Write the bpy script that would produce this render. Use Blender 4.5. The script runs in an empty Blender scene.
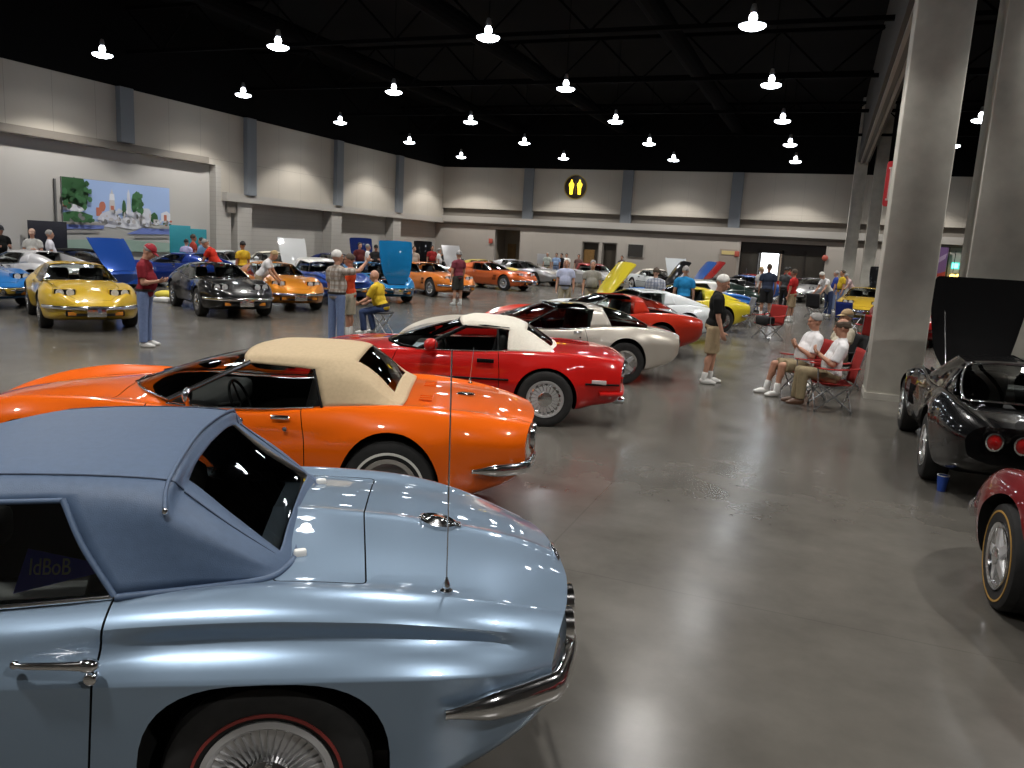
import bpy, bmesh, math, random
from mathutils import Vector, Matrix
random.seed(7)
PI = math.pi
SC = bpy.context.scene
COL = SC.collection
# ------------------------------------------------------------------ camera model (fitted from the hall's own lines)
F_PX, YAW, PITCH, ROLL, EYE = 787.97, 0.366854, 0.175837, 0.055385, 2.10

def cam_axes():
    c, s = math.cos(YAW), math.sin(YAW)
    right0 = Vector((c, s, 0)); fwd0 = Vector((-s, c, 0)); up0 = Vector((0, 0, 1))
    ct, st = math.cos(PITCH), math.sin(PITCH)
    fwd = fwd0 * ct - up0 * st
    up = fwd0 * st + up0 * ct
    return right0, up, fwd

def ray(px, py):
    r, u, f = cam_axes()
    a, b = px - 512.0, py - 384.0
    cr, sr = math.cos(ROLL), math.sin(ROLL)
    x = cr * a + sr * b; y = -sr * a + cr * b
    return (r * (x / F_PX) - u * (y / F_PX) + f)

def at(px, py, z=0.0):
    d = ray(px, py); t = (z - EYE) / d.z
    return Vector((d.x * t, d.y * t, z))

def at_y(px, py, Y):
    d = ray(px, py); t = Y / d.y
    return Vector((d.x * t, Y, EYE + d.z * t))

def at_x(px, py, X):
    d = ray(px, py); t = X / d.x
    return Vector((X, d.y * t, EYE + d.z * t))

def make_camera():
    r, u, f = cam_axes()
    cr, sr = math.cos(ROLL), math.sin(ROLL)
    # image x axis (to the right) and image y axis (up)
    ix = r * cr + u * sr
    iy = u * cr - r * sr
    m = Matrix((( ix.x, iy.x, -f.x, 0), (ix.y, iy.y, -f.y, 0), (ix.z, iy.z, -f.z, EYE), (0, 0, 0, 1)))
    cd = bpy.data.cameras.new('camera'); cd.sensor_width = 36.0; cd.sensor_fit = 'HORIZONTAL'
    cd.lens = F_PX / 1024.0 * 36.0; cd.clip_start = 0.05; cd.clip_end = 300
    co = bpy.data.objects.new('camera', cd); co.matrix_world = m
    COL.objects.link(co); SC.camera = co

# ------------------------------------------------------------------ materials
MATS = {}
def bsdf(m):
    return m.node_tree.nodes['Principled BSDF']
def mat(name, col, rough=0.5, metal=0.0, coat=0.0, spec=0.5, emit=None, estr=0.0, coat_rough=0.03, sheen=0.0):
    if name in MATS: return MATS[name]
    m = bpy.data.materials.new(name); m.use_nodes = True
    b = bsdf(m)
    b.inputs['Base Color'].default_value = (*col, 1)
    b.inputs['Roughness'].default_value = rough
    b.inputs['Metallic'].default_value = metal
    b.inputs['Coat Weight'].default_value = coat
    b.inputs['Coat Roughness'].default_value = coat_rough
    b.inputs['Specular IOR Level'].default_value = spec
    if sheen: b.inputs['Sheen Weight'].default_value = sheen
    if emit:
        b.inputs['Emission Color'].default_value = (*emit, 1); b.inputs['Emission Strength'].default_value = estr
    MATS[name] = m
    return m
def noise_vary(m, scale=8.0, amt=0.12, bump=0.0, bscale=60.0, rough_amt=0.0, detail=5.0):
    """multiply base colour by a soft noise, optional bump"""
    nt = m.node_tree; b = bsdf(m); N = nt.nodes.new
    tc = N('ShaderNodeTexCoord'); no = N('ShaderNodeTexNoise'); no.inputs['Scale'].default_value = scale; no.inputs['Detail'].default_value = detail
    nt.links.new(tc.outputs['Object'], no.inputs['Vector'])
    mr = N('ShaderNodeMapRange'); mr.inputs['To Min'].default_value = 1 - amt; mr.inputs['To Max'].default_value = 1 + amt
    mr.inputs['From Min'].default_value = 0.3; mr.inputs['From Max'].default_value = 0.7
    nt.links.new(no.outputs['Fac'], mr.inputs['Value'])
    mx = N('ShaderNodeVectorMath'); mx.operation = 'SCALE'
    mx.inputs[0].default_value = b.inputs['Base Color'].default_value[:3]
    nt.links.new(mr.outputs['Result'], mx.inputs['Scale']); nt.links.new(mx.outputs['Vector'], b.inputs['Base Color'])
    if rough_amt:
        r0 = b.inputs['Roughness'].default_value
        m2 = N('ShaderNodeMapRange'); m2.inputs['To Min'].default_value = r0 - rough_amt; m2.inputs['To Max'].default_value = r0 + rough_amt
        m2.inputs['From Min'].default_value = 0.3; m2.inputs['From Max'].default_value = 0.7
        nt.links.new(no.outputs['Fac'], m2.inputs['Value']); nt.links.new(m2.outputs['Result'], b.inputs['Roughness'])
    if bump:
        n2 = N('ShaderNodeTexNoise'); n2.inputs['Scale'].default_value = bscale; n2.inputs['Detail'].default_value = 3
        nt.links.new(tc.outputs['Object'], n2.inputs['Vector'])
        bp = N('ShaderNodeBump'); bp.inputs['Strength'].default_value = bump; bp.inputs['Distance'].default_value = 0.01
        nt.links.new(n2.outputs['Fac'], bp.inputs['Height']); nt.links.new(bp.outputs['Normal'], b.inputs['Normal'])
    return m
def paint(name, col, metal=0.0, rough=0.3, flake=False):
    m = mat(name, col, rough=rough, metal=metal, coat=1.0, coat_rough=0.02, spec=.12)
    return m
def glass(name, tint=(0.5, 0.55, 0.53), refl=0.06):
    if name in MATS: return MATS[name]
    m = bpy.data.materials.new(name); m.use_nodes = True
    nt = m.node_tree; nt.nodes.clear(); N = nt.nodes.new
    out = N('ShaderNodeOutputMaterial'); mx = N('ShaderNodeMixShader'); t = N('ShaderNodeBsdfTransparent'); g = N('ShaderNodeBsdfGlossy')
    fr = N('ShaderNodeFresnel'); fr.inputs['IOR'].default_value = 1.55
    ad = N('ShaderNodeMath'); ad.operation = 'ADD'; ad.inputs[1].default_value = refl - 0.04; ad.use_clamp = True
    t.inputs['Color'].default_value = (*tint, 1); g.inputs['Roughness'].default_value = 0.015
    nt.links.new(fr.outputs['Fac'], ad.inputs[0]); nt.links.new(ad.outputs['Value'], mx.inputs['Fac'])
    nt.links.new(t.outputs['BSDF'], mx.inputs[1]); nt.links.new(g.outputs['BSDF'], mx.inputs[2])
    nt.links.new(mx.outputs['Shader'], out.inputs['Surface'])
    MATS[name] = m
    return m
def emis(name, col, s):
    if name in MATS: return MATS[name]
    m = bpy.data.materials.new(name); m.use_nodes = True
    b = bsdf(m); b.inputs['Base Color'].default_value = (*col, 1)
    b.inputs['Emission Color'].default_value = (*col, 1); b.inputs['Emission Strength'].default_value = s
    MATS[name] = m
    return m

# ------------------------------------------------------------------ mesh builder
def V(*a): return Vector(a)
class MB:
    def __init__(s): s.v = []; s.f = []; s.m = []
    def add(s, vs, fs, mi=0):
        o = len(s.v); s.v += [tuple(p) for p in vs]
        for f in fs: s.f.append(tuple(i + o for i in f)); s.m.append(mi)
        return s
    def box(s, c, d, rot=None, mi=0, bev=0.0):
        hx, hy, hz = d[0] / 2, d[1] / 2, d[2] / 2
        if bev > 0:
            bm = bmesh.new(); bmesh.ops.create_cube(bm, size=1.0)
            for v in bm.verts: v.co = Vector((v.co.x * d[0], v.co.y * d[1], v.co.z * d[2]))
            bmesh.ops.bevel(bm, geom=bm.edges[:], offset=min(bev, min(d) * 0.48), segments=2, affect='EDGES', profile=0.5)
            bm.verts.index_update()
            vs = [v.co.copy() for v in bm.verts]; fs = [[v.index for v in f.verts] for f in bm.faces]; bm.free()
        else:
            vs = [Vector((sx * hx, sy * hy, sz * hz)) for sx in (-1, 1) for sy in (-1, 1) for sz in (-1, 1)]
            fs = [(0, 1, 3, 2), (4, 6, 7, 5), (0, 4, 5, 1), (2, 3, 7, 6), (0, 2, 6, 4), (1, 5, 7, 3)]
        if rot is not None: vs = [rot @ v for v in vs]
        c = Vector(c)
        return s.add([v + c for v in vs], fs, mi)
    def tube(s, path, r, n=8, closed=False, mi=0, flat=None, caps=True):
        path = [Vector(p) for p in path]; k = len(path)
        rs = r if isinstance(r, (list, tuple)) else [r] * k
        tang = []
        for i in range(k):
            a = path[i - 1] if (i > 0 or closed) else path[i]
            b = path[(i + 1) % k] if (i < k - 1 or closed) else path[i]
            t = (b - a); tang.append(t.normalized() if t.length > 1e-9 else Vector((0, 0, 1)))
        ref = Vector((0, 0, 1)) if abs(tang[0].z) < 0.9 else Vector((1, 0, 0))
        nrm = (ref - tang[0] * ref.dot(tang[0])).normalized()
        vs = []
        for i in range(k):
            nrm = nrm - tang[i] * nrm.dot(tang[i])
            nrm = nrm.normalized() if nrm.length > 1e-6 else tang[i].orthogonal().normalized()
            bn = tang[i].cross(nrm)
            for j in range(n):
                a = 2 * PI * j / n
                e = 1.0 if flat is None else flat
                vs.append(path[i] + nrm * (math.cos(a) * rs[i] * e) + bn * (math.sin(a) * rs[i]))
        fs = []
        for i in range(k if closed else k - 1):
            for j in range(n):
                a = i * n + j; b = i * n + (j + 1) % n; c = ((i + 1) % k) * n + (j + 1) % n; d = ((i + 1) % k) * n + j
                fs.append((a, b, c, d))
        if not closed and caps:
            fs.append(tuple(range(n - 1, -1, -1))); fs.append(tuple((k - 1) * n + j for j in range(n)))
        return s.add(vs, fs, mi)
    def lathe(s, prof, n=24, o=(0, 0, 0), axis='Z', mi=0, mat=None, closed=False):
        """prof: list of (r, h)"""
        o = Vector(o); vs = []; fs = []; k = len(prof)
        for r, h in prof:
            for j in range(n):
                a = 2 * PI * j / n
                if axis == 'Z': p = Vector((r * math.cos(a), r * math.sin(a), h))
                elif axis == 'Y': p = Vector((r * math.cos(a), h, r * math.sin(a)))
                else: p = Vector((h, r * math.cos(a), r * math.sin(a)))
                if mat is not None: p = mat @ p
                vs.append(p + o)
        for i in range(k if closed else k - 1):
            for j in range(n):
                i2 = (i + 1) % k
                fs.append((i * n + j, i * n + (j + 1) % n, i2 * n + (j + 1) % n, i2 * n + j))
        if not closed:
            if prof[0][0] > 1e-6: fs.append(tuple(range(n)))
            if prof[-1][0] > 1e-6: fs.append(tuple((k - 1) * n + j for j in range(n)))
        return s.add(vs, fs, mi)
    def grid(s, rows, mi=0, wrap=False):
        n = len(rows[0]); vs = [p for r in rows for p in r]; fs = []
        for i in range(len(rows) - 1):
            for j in range(n if wrap else n - 1):
                j2 = (j + 1) % n
                fs.append((i * n + j, i * n + j2, (i + 1) * n + j2, (i + 1) * n + j))
        return s.add(vs, fs, mi)
    def prism(s, poly, h0, h1, plane='XY', mi=0):
        """extrude polygon; plane XY->z, XZ->y, YZ->x"""
        def P(a, b, h):
            return (a, b, h) if plane == 'XY' else ((a, h, b) if plane == 'XZ' else (h, a, b))
        n = len(poly)
        vs = [P(a, b, h0) for a, b in poly] + [P(a, b, h1) for a, b in poly]
        fs = [tuple(range(n))[::-1], tuple(range(n, 2 * n))] + [(i, (i + 1) % n, n + (i + 1) % n, n + i) for i in range(n)]
        return s.add(vs, fs, mi)
    def ellipsoid(s, c, r, rot=None, mi=0, nu=12, nv=8):
        vs = [Vector((0, 0, r[2]))]; fs = []
        for i in range(1, nv):
            t = PI * i / nv
            for j in range(nu):
                a = 2 * PI * j / nu
                vs.append(Vector((r[0] * math.sin(t) * math.cos(a), r[1] * math.sin(t) * math.sin(a), r[2] * math.cos(t))))
        vs.append(Vector((0, 0, -r[2])))
        for j in range(nu): fs.append((0, 1 + j, 1 + (j + 1) % nu))
        for i in range(nv - 2):
            for j in range(nu):
                a = 1 + i * nu + j; b = 1 + i * nu + (j + 1) % nu
                fs.append((a, a + nu, b + nu, b))
        L = len(vs) - 1
        for j in range(nu): fs.append((L, 1 + (nv - 2) * nu + (j + 1) % nu, 1 + (nv - 2) * nu + j))
        c = Vector(c)
        if rot is not None: vs = [rot @ v for v in vs]
        return s.add([v + c for v in vs], fs, mi)
    def cone(s, a, b, ra, rb, mi=0, n=12):
        """tapered capsule"""
        a, b = Vector(a), Vector(b); L = (b - a).length
        if L < 1e-6: return s.ellipsoid(a, (ra, ra, ra), mi=mi)
        q = (b - a).to_track_quat('Z', 'Y').to_matrix()
        prof = [(max(1e-7, ra * math.sin(t)), -ra * math.cos(t)) for t in (0, .4, .8, 1.2, PI / 2)] + [(rb * math.cos(t), L + rb * math.sin(t)) for t in (0, .4, .8, 1.2)] + [(1e-7, L + rb)]
        return s.lathe(prof, n, a, 'Z', mi, q)
    def frust(s, a, b, ra, rb, mi=0, n=14):
        a, b = Vector(a), Vector(b); L = (b - a).length; q = (b - a).to_track_quat('Z', 'Y').to_matrix()
        return s.lathe([(1e-7, -ra * .6), (ra * .7, -ra * .4), (ra, 0), (rb, L), (1e-7, L)], n, a, 'Z', mi, q)
    def build(s, name, mats, parent=None, smooth=None, sub=0, solid=0.0, recalc=True, sol_off=-1.0):
        me = bpy.data.meshes.new(name); me.from_pydata(s.v, [], s.f)
        mats = mats if isinstance(mats, (list, tuple)) else [mats]
        for m in mats: me.materials.append(m)
        if len(mats) > 1: me.polygons.foreach_set('material_index', [min(i, len(mats) - 1) for i in s.m])
        if recalc:
            bm = bmesh.new(); bm.from_mesh(me); bmesh.ops.remove_doubles(bm, verts=bm.verts[:], dist=1e-6)
            bmesh.ops.recalc_face_normals(bm, faces=bm.faces[:]); bm.to_mesh(me); bm.free()
        if smooth is not None: shade(me, smooth)
        o = bpy.data.objects.new(name, me); COL.objects.link(o)
        if parent is not None: o.parent = parent
        if solid:
            md = o.modifiers.new('thickness', 'SOLIDIFY'); md.thickness = solid; md.offset = sol_off
        if sub:
            md = o.modifiers.new('smoothing', 'SUBSURF'); md.levels = sub; md.render_levels = sub
        return o
def shade(me, ang=40):
    me.polygons.foreach_set('use_smooth', [True] * len(me.polygons))
    try: me.set_sharp_from_angle(angle=math.radians(ang))
    except Exception: pass
    me.update()

def tag(o, label, cat, group=None):
    o['label'] = label; o['category'] = cat
    if group: o['group'] = group
    return o
def struct(o):
    o['kind'] = 'structure'; return o
def thing(name, label, cat, loc=(0, 0, 0), rz=0.0, group=None):
    o = bpy.data.objects.new(name, None); COL.objects.link(o); o.empty_display_size = 0.2
    o.location = loc; o.rotation_euler = (0, 0, rz)
    return tag(o, label, cat, group)
def kids(o): return [c for c in bpy.data.objects if c.parent is o]
CH = {}
def copy_tree(o, parent=None, swap=None, skip=()):
    c = o.copy(); COL.objects.link(c)
    c.parent = parent
    if swap and c.type == 'MESH':
        for sl in c.material_slots:
            if sl.material and sl.material.name in swap:
                m = swap[sl.material.name]; sl.link = 'OBJECT'; sl.material = m
    for ch in list(o.children):
        if ch.name.split('.')[0] in skip: continue
        copy_tree(ch, c, swap, skip)
    return c
# ------------------------------------------------------------------ curves
def interp(tab, x):
    """monotone cubic through (x, y) table (ascending x)"""
    n = len(tab)
    if x <= tab[0][0]: return tab[0][1]
    if x >= tab[-1][0]: return tab[-1][1]
    i = 0
    while tab[i + 1][0] < x: i += 1
    def sl(k): return (tab[k + 1][1] - tab[k][1]) / (tab[k + 1][0] - tab[k][0])
    def tg(k):
        if k == 0: return sl(0)
        if k == n - 1: return sl(n - 2)
        a, b = sl(k - 1), sl(k)
        if a * b <= 0: return 0.0
        return 2 * a * b / (a + b)
    x0, y0 = tab[i]; x1, y1 = tab[i + 1]; h = x1 - x0; t = (x - x0) / h
    return (2 * t**3 - 3 * t**2 + 1) * y0 + (t**3 - 2 * t**2 + t) * h * tg(i) + (-2 * t**3 + 3 * t**2) * y1 + (t**3 - t**2) * h * tg(i + 1)
def catmull(pts, sub, closed=False, tension=0.5):
    """centripetal-ish Catmull-Rom through 3-D points"""
    P = [Vector(p) for p in pts]; n = len(P); out = []
    rng = n if closed else n - 1
    for i in range(rng):
        p1, p2 = P[i], P[(i + 1) % n]
        p0 = P[i - 1] if (i > 0 or closed) else p1 + (p1 - p2)
        p3 = P[(i + 2) % n] if (i + 2 < n or closed) else p2 + (p2 - p1)
        d1 = (p2 - p1).length
        k0 = min(1.0, d1 / max(1e-6, (p1 - p0).length)); k1 = min(1.0, d1 / max(1e-6, (p3 - p2).length))
        m1 = (p2 - p0) * 0.5; m2 = (p3 - p1) * 0.5
        if m1.length > d1: m1 = m1 * (d1 / m1.length)
        if m2.length > d1: m2 = m2 * (d1 / m2.length)
        for j in range(sub):
            t = j / sub
            out.append((2 * t**3 - 3 * t**2 + 1) * p1 + (t**3 - 2 * t**2 + t) * m1 + (-2 * t**3 + 3 * t**2) * p2 + (t**3 - t**2) * m2)
    if not closed: out.append(P[-1].copy())
    return out
def resample(curve, n):
    """n points evenly along a poly-line"""
    L = [0.0]
    for a, b in zip(curve, curve[1:]): L.append(L[-1] + (b - a).length)
    out = []; k = 0
    for i in range(n):
        d = L[-1] * i / (n - 1)
        while k < len(curve) - 2 and L[k + 1] < d: k += 1
        seg = L[k + 1] - L[k]; t = (d - L[k]) / seg if seg > 1e-9 else 0
        out.append(curve[k].lerp(curve[k + 1], max(0, min(1, t))))
    return out
def loft(rows, sub_along, sub_across):
    """rows: stations of control points -> dense grid rows"""
    across = [catmull(r, sub_across) for r in rows]
    n = len(across[0])
    cols = [catmull([across[i][j] for i in range(len(rows))], sub_along) for j in range(n)]
    return [[cols[j][i] for j in range(n)] for i in range(len(cols[0]))]
def mirror_rows(rows):
    """rows run from the left edge (y>0) to the centre line; append the mirrored half"""
    return [list(r) + [Vector((p.x, -p.y, p.z)) for p in reversed(r[:-1])] for r in rows]
def smoothstep(a, b, x):
    t = max(0.0, min(1.0, (x - a) / (b - a))); return t * t * (3 - 2 * t)
def apply_bools(o, cutters):
    for c in cutters:
        n0 = len(o.data.polygons); new = None
        for k in range(5):
            if k: c.location = (.0013 * k, .0009 * k * (-1) ** k, .0017 * k)
            md = o.modifiers.new('cut', 'BOOLEAN'); md.object = c; md.operation = 'DIFFERENCE'; md.solver = 'EXACT'
            try: md.material_mode = 'TRANSFER'
            except Exception: pass
            dg = bpy.context.evaluated_depsgraph_get(); dg.update()
            me = bpy.data.meshes.new_from_object(o.evaluated_get(dg), depsgraph=dg); o.modifiers.clear()
            if len(me.polygons) > .6 * n0: new = me; break
            bpy.data.meshes.remove(me)
        if new is not None:
            old = o.data; o.data = new; nm = old.name; bpy.data.meshes.remove(old); new.name = nm
        cm = c.data; bpy.data.objects.remove(c); bpy.data.meshes.remove(cm)
    return o
def split_off(o, pred, name, parent):
    """move the faces whose centre satisfies pred into an object of their own"""
    bm = bmesh.new(); bm.from_mesh(o.data)
    b2 = bm.copy()
    d1 = [f for f in bm.faces if pred(f.calc_center_median())]
    if not d1: bm.free(); b2.free(); return None
    d2 = [f for f in b2.faces if not pred(f.calc_center_median())]
    bmesh.ops.delete(bm, geom=d1, context='FACES'); bmesh.ops.delete(b2, geom=d2, context='FACES')
    me = bpy.data.meshes.new(name)
    for m in o.data.materials: me.materials.append(m)
    bm.to_mesh(o.data); b2.to_mesh(me); bm.free(); b2.free()
    n = bpy.data.objects.new(name, me); COL.objects.link(n); n.parent = parent
    return n
def in_poly(x, y, poly):
    c = False; n = len(poly)
    for i in range(n):
        x1, y1 = poly[i]; x2, y2 = poly[i - 1]
        if (y1 > y) != (y2 > y) and x < (x2 - x1) * (y - y1) / (y2 - y1) + x1: c = not c
    return c
def round_poly(pts, r=0.05, n=4):
    out = []; k = len(pts)
    for i in range(k):
        p0, p, p1 = Vector(pts[i - 1]), Vector(pts[i]), Vector(pts[(i + 1) % k])
        a = (p0 - p); b = (p1 - p); rr = min(r, a.length * .45, b.length * .45)
        A = p + a.normalized() * rr; B = p + b.normalized() * rr
        for j in range(n + 1):
            t = j / n; q = (1 - t) ** 2 * A + 2 * t * (1 - t) * p + t * t * B
            out.append((q.x, q.y))
    return out
def ring_poly(poly, w):
    """inner outline offset inwards by w (poly roughly convex)"""
    cx = sum(p[0] for p in poly) / len(poly); cy = sum(p[1] for p in poly) / len(poly)
    n = len(poly); out = []
    area = sum(poly[i - 1][0] * poly[i][1] - poly[i][0] * poly[i - 1][1] for i in range(n))
    sg = 1 if area > 0 else -1
    for i in range(n):
        a = Vector(poly[i - 1]); b = Vector(poly[i]); c = Vector(poly[(i + 1) % n])
        t = (c - a).normalized(); nn = Vector((-t.y, t.x)) * sg
        out.append((b.x + nn.x * w, b.y + nn.y * w))
    return out
def ring_cutter(poly, w, h0, h1, plane, m):
    """closed thin wall along an outline: cuts a panel gap"""
    inn = ring_poly(poly, w); n = len(poly)
    def P(a, h):
        return (a[0], a[1], h) if plane == 'XY' else (a[0], h, a[1])
    vs = [P(p, h0) for p in poly] + [P(p, h0) for p in inn] + [P(p, h1) for p in poly] + [P(p, h1) for p in inn]
    fs = []
    for i in range(n):
        j = (i + 1) % n
        fs += [(i, j, n + j, n + i), (2 * n + i, 3 * n + i, 3 * n + j, 2 * n + j), (i, 2 * n + i, 2 * n + j, j), (n + i, n + j, 3 * n + j, 3 * n + i)]
    b = MB(); b.add(vs, fs)
    return b.build('cutter', m)
# ------------------------------------------------------------------ the hall
XL, YB, ZT, XR, YF, ZC = -24.76, 49.54, 6.96, 15.0, -7.5, 10.5
def joint_mat(name, col, axis, step, width=0.02, dark=0.72, rough=0.75, hz=None, off=0.0):
    m = mat(name, col, rough=rough); nt = m.node_tree; N = nt.nodes.new; b = bsdf(m)
    ge = N('ShaderNodeTexCoord'); sp = N('ShaderNodeSeparateXYZ'); nt.links.new(ge.outputs['Object'], sp.inputs[0])
    def lines(out, st, w, o):
        a = N('ShaderNodeMath'); a.operation = 'ADD'; a.inputs[1].default_value = o + 1000 * st; nt.links.new(out, a.inputs[0])
        d = N('ShaderNodeMath'); d.operation = 'MODULO'; d.inputs[1].default_value = st; nt.links.new(a.outputs[0], d.inputs[0])
        c = N('ShaderNodeMath'); c.operation = 'LESS_THAN'; c.inputs[1].default_value = w; nt.links.new(d.outputs[0], c.inputs[0])
        return c.outputs[0]
    f = lines(sp.outputs[axis], step, width, off)
    if hz:
        g = lines(sp.outputs[2], hz[0], width, hz[1])
        mx = N('ShaderNodeMath'); mx.operation = 'MAXIMUM'; nt.links.new(f, mx.inputs[0]); nt.links.new(g, mx.inputs[1]); f = mx.outputs[0]
    no = N('ShaderNodeTexNoise'); no.inputs['Scale'].default_value = 0.9; no.inputs['Detail'].default_value = 4; nt.links.new(ge.outputs['Object'], no.inputs['Vector'])
    mr = N('ShaderNodeMapRange'); mr.inputs['To Min'].default_value = .93; mr.inputs['To Max'].default_value = 1.07; nt.links.new(no.outputs['Fac'], mr.inputs['Value'])
    k = N('ShaderNodeMapRange'); k.inputs['To Min'].default_value = 1.0; k.inputs['To Max'].default_value = dark; nt.links.new(f, k.inputs['Value'])
    mu = N('ShaderNodeMath'); mu.operation = 'MULTIPLY'; nt.links.new(k.outputs[0], mu.inputs[0]); nt.links.new(mr.outputs[0], mu.inputs[1])
    vm = N('ShaderNodeVectorMath'); vm.operation = 'SCALE'; vm.inputs[0].default_value = col; nt.links.new(mu.outputs[0], vm.inputs['Scale'])
    nt.links.new(vm.outputs[0], b.inputs['Base Color'])
    return m
def floor_mat():
    m = mat('polished_concrete', (0.20, 0.19, 0.175), rough=0.2, spec=0.5); nt = m.node_tree; N = nt.nodes.new; b = bsdf(m)
    tc = N('ShaderNodeTexCoord'); L = nt.links.new
    def noise(s, d, r=.55):
        n = N('ShaderNodeTexNoise'); n.inputs['Scale'].default_value = s; n.inputs['Detail'].default_value = d; n.inputs['Roughness'].default_value = r
        L(tc.outputs['Object'], n.inputs['Vector']); return n.outputs['Fac']
    def rng(o, a, bb, lo, hi):
        r = N('ShaderNodeMapRange'); r.inputs['From Min'].default_value = a; r.inputs['From Max'].default_value = bb; r.inputs['To Min'].default_value = lo; r.inputs['To Max'].default_value = hi
        L(o, r.inputs['Value']); return r.outputs[0]
    cr = N('ShaderNodeValToRGB'); cr.color_ramp.elements[0].position = .32; cr.color_ramp.elements[0].color = (0.072, 0.067, 0.059, 1)
    cr.color_ramp.elements[1].position = .70; cr.color_ramp.elements[1].color = (0.130, 0.121, 0.106, 1)
    mixn = N('ShaderNodeMath'); mixn.operation = 'MULTIPLY_ADD'; mixn.inputs[1].default_value = .45
    L(noise(2.6, 7, .62), mixn.inputs[0])
    h = N('ShaderNodeMath'); h.operation = 'MULTIPLY'; h.inputs[1].default_value = .55; L(noise(.45, 4), h.inputs[0]); L(h.outputs[0], mixn.inputs[2])
    L(mixn.outputs[0], cr.inputs['Fac'])
    sp = N('ShaderNodeSeparateXYZ'); L(tc.outputs['Object'], sp.inputs[0])
    def line(out, st, off, w):
        a = N('ShaderNodeMath'); a.operation = 'ADD'; a.inputs[1].default_value = 1000 * st + off; L(out, a.inputs[0])
        d = N('ShaderNodeMath'); d.operation = 'MODULO'; d.inputs[1].default_value = st; L(a.outputs[0], d.inputs[0])
        c = N('ShaderNodeMath'); c.operation = 'LESS_THAN'; c.inputs[1].default_value = w; L(d.outputs[0], c.inputs[0]); return c.outputs[0]
    mx = N('ShaderNodeMath'); mx.operation = 'MAXIMUM'; L(line(sp.outputs[0], 6.6, 1.6, .012), mx.inputs[0]); L(line(sp.outputs[1], 6.75, 2.0, .012), mx.inputs[1])
    vm = N('ShaderNodeVectorMath'); vm.operation = 'SCALE'; L(cr.outputs['Color'], vm.inputs[0]); L(rng(mx.outputs[0], 0, 1, 1, .86), vm.inputs['Scale'])
    L(vm.outputs[0], b.inputs['Base Color'])
    L(rng(noise(1.3, 3, .4), .3, .7, .19, .27), b.inputs['Roughness'])
    bp = N('ShaderNodeBump'); bp.inputs['Strength'].default_value = .012; bp.inputs['Distance'].default_value = .02; L(noise(1.1, 2), bp.inputs['Height']); L(bp.outputs['Normal'], b.inputs['Normal'])
    return m
WALL = (0.45, 0.415, 0.36)
M_WL_UP = joint_mat('upper_wall_panels_left', WALL, 1, 1.7, hz=(8.0, 3.05), off=.4)
M_WL_LO = joint_mat('lower_wall_panels_left', (0.44, 0.42, 0.39), 1, 3.4, dark=.88, hz=(.2, 0))
M_WB_UP = joint_mat('upper_wall_panels_back', WALL, 0, 1.65, hz=(8.0, 3.4), dark=.86)
M_WB_LO = joint_mat('lower_wall_panels_back', (0.44, 0.405, 0.365), 0, 1.65, dark=.93)
M_LEDGE = mat('ledge_paint', (0.42, 0.40, 0.37), .6)
M_PIL = mat('pilaster_blue_grey', (0.19, 0.21, 0.235), .6)
M_BLACK = mat('black_ceiling_paint', (0.0035, 0.0035, 0.004), .9, spec=.1)
M_BAND = mat('reveal_and_soffit_shade', (0.20, 0.18, 0.155), .8)
M_CONC = noise_vary(mat('column_concrete', (0.52, 0.505, 0.45), .75), 3.0, .12, .12, 40)
M_DARKMETAL = mat('dark_metal', (0.03, 0.03, 0.032), .5, .4)
M_WHITE = mat('white_plain', (0.75, 0.75, 0.74), .5)

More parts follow.
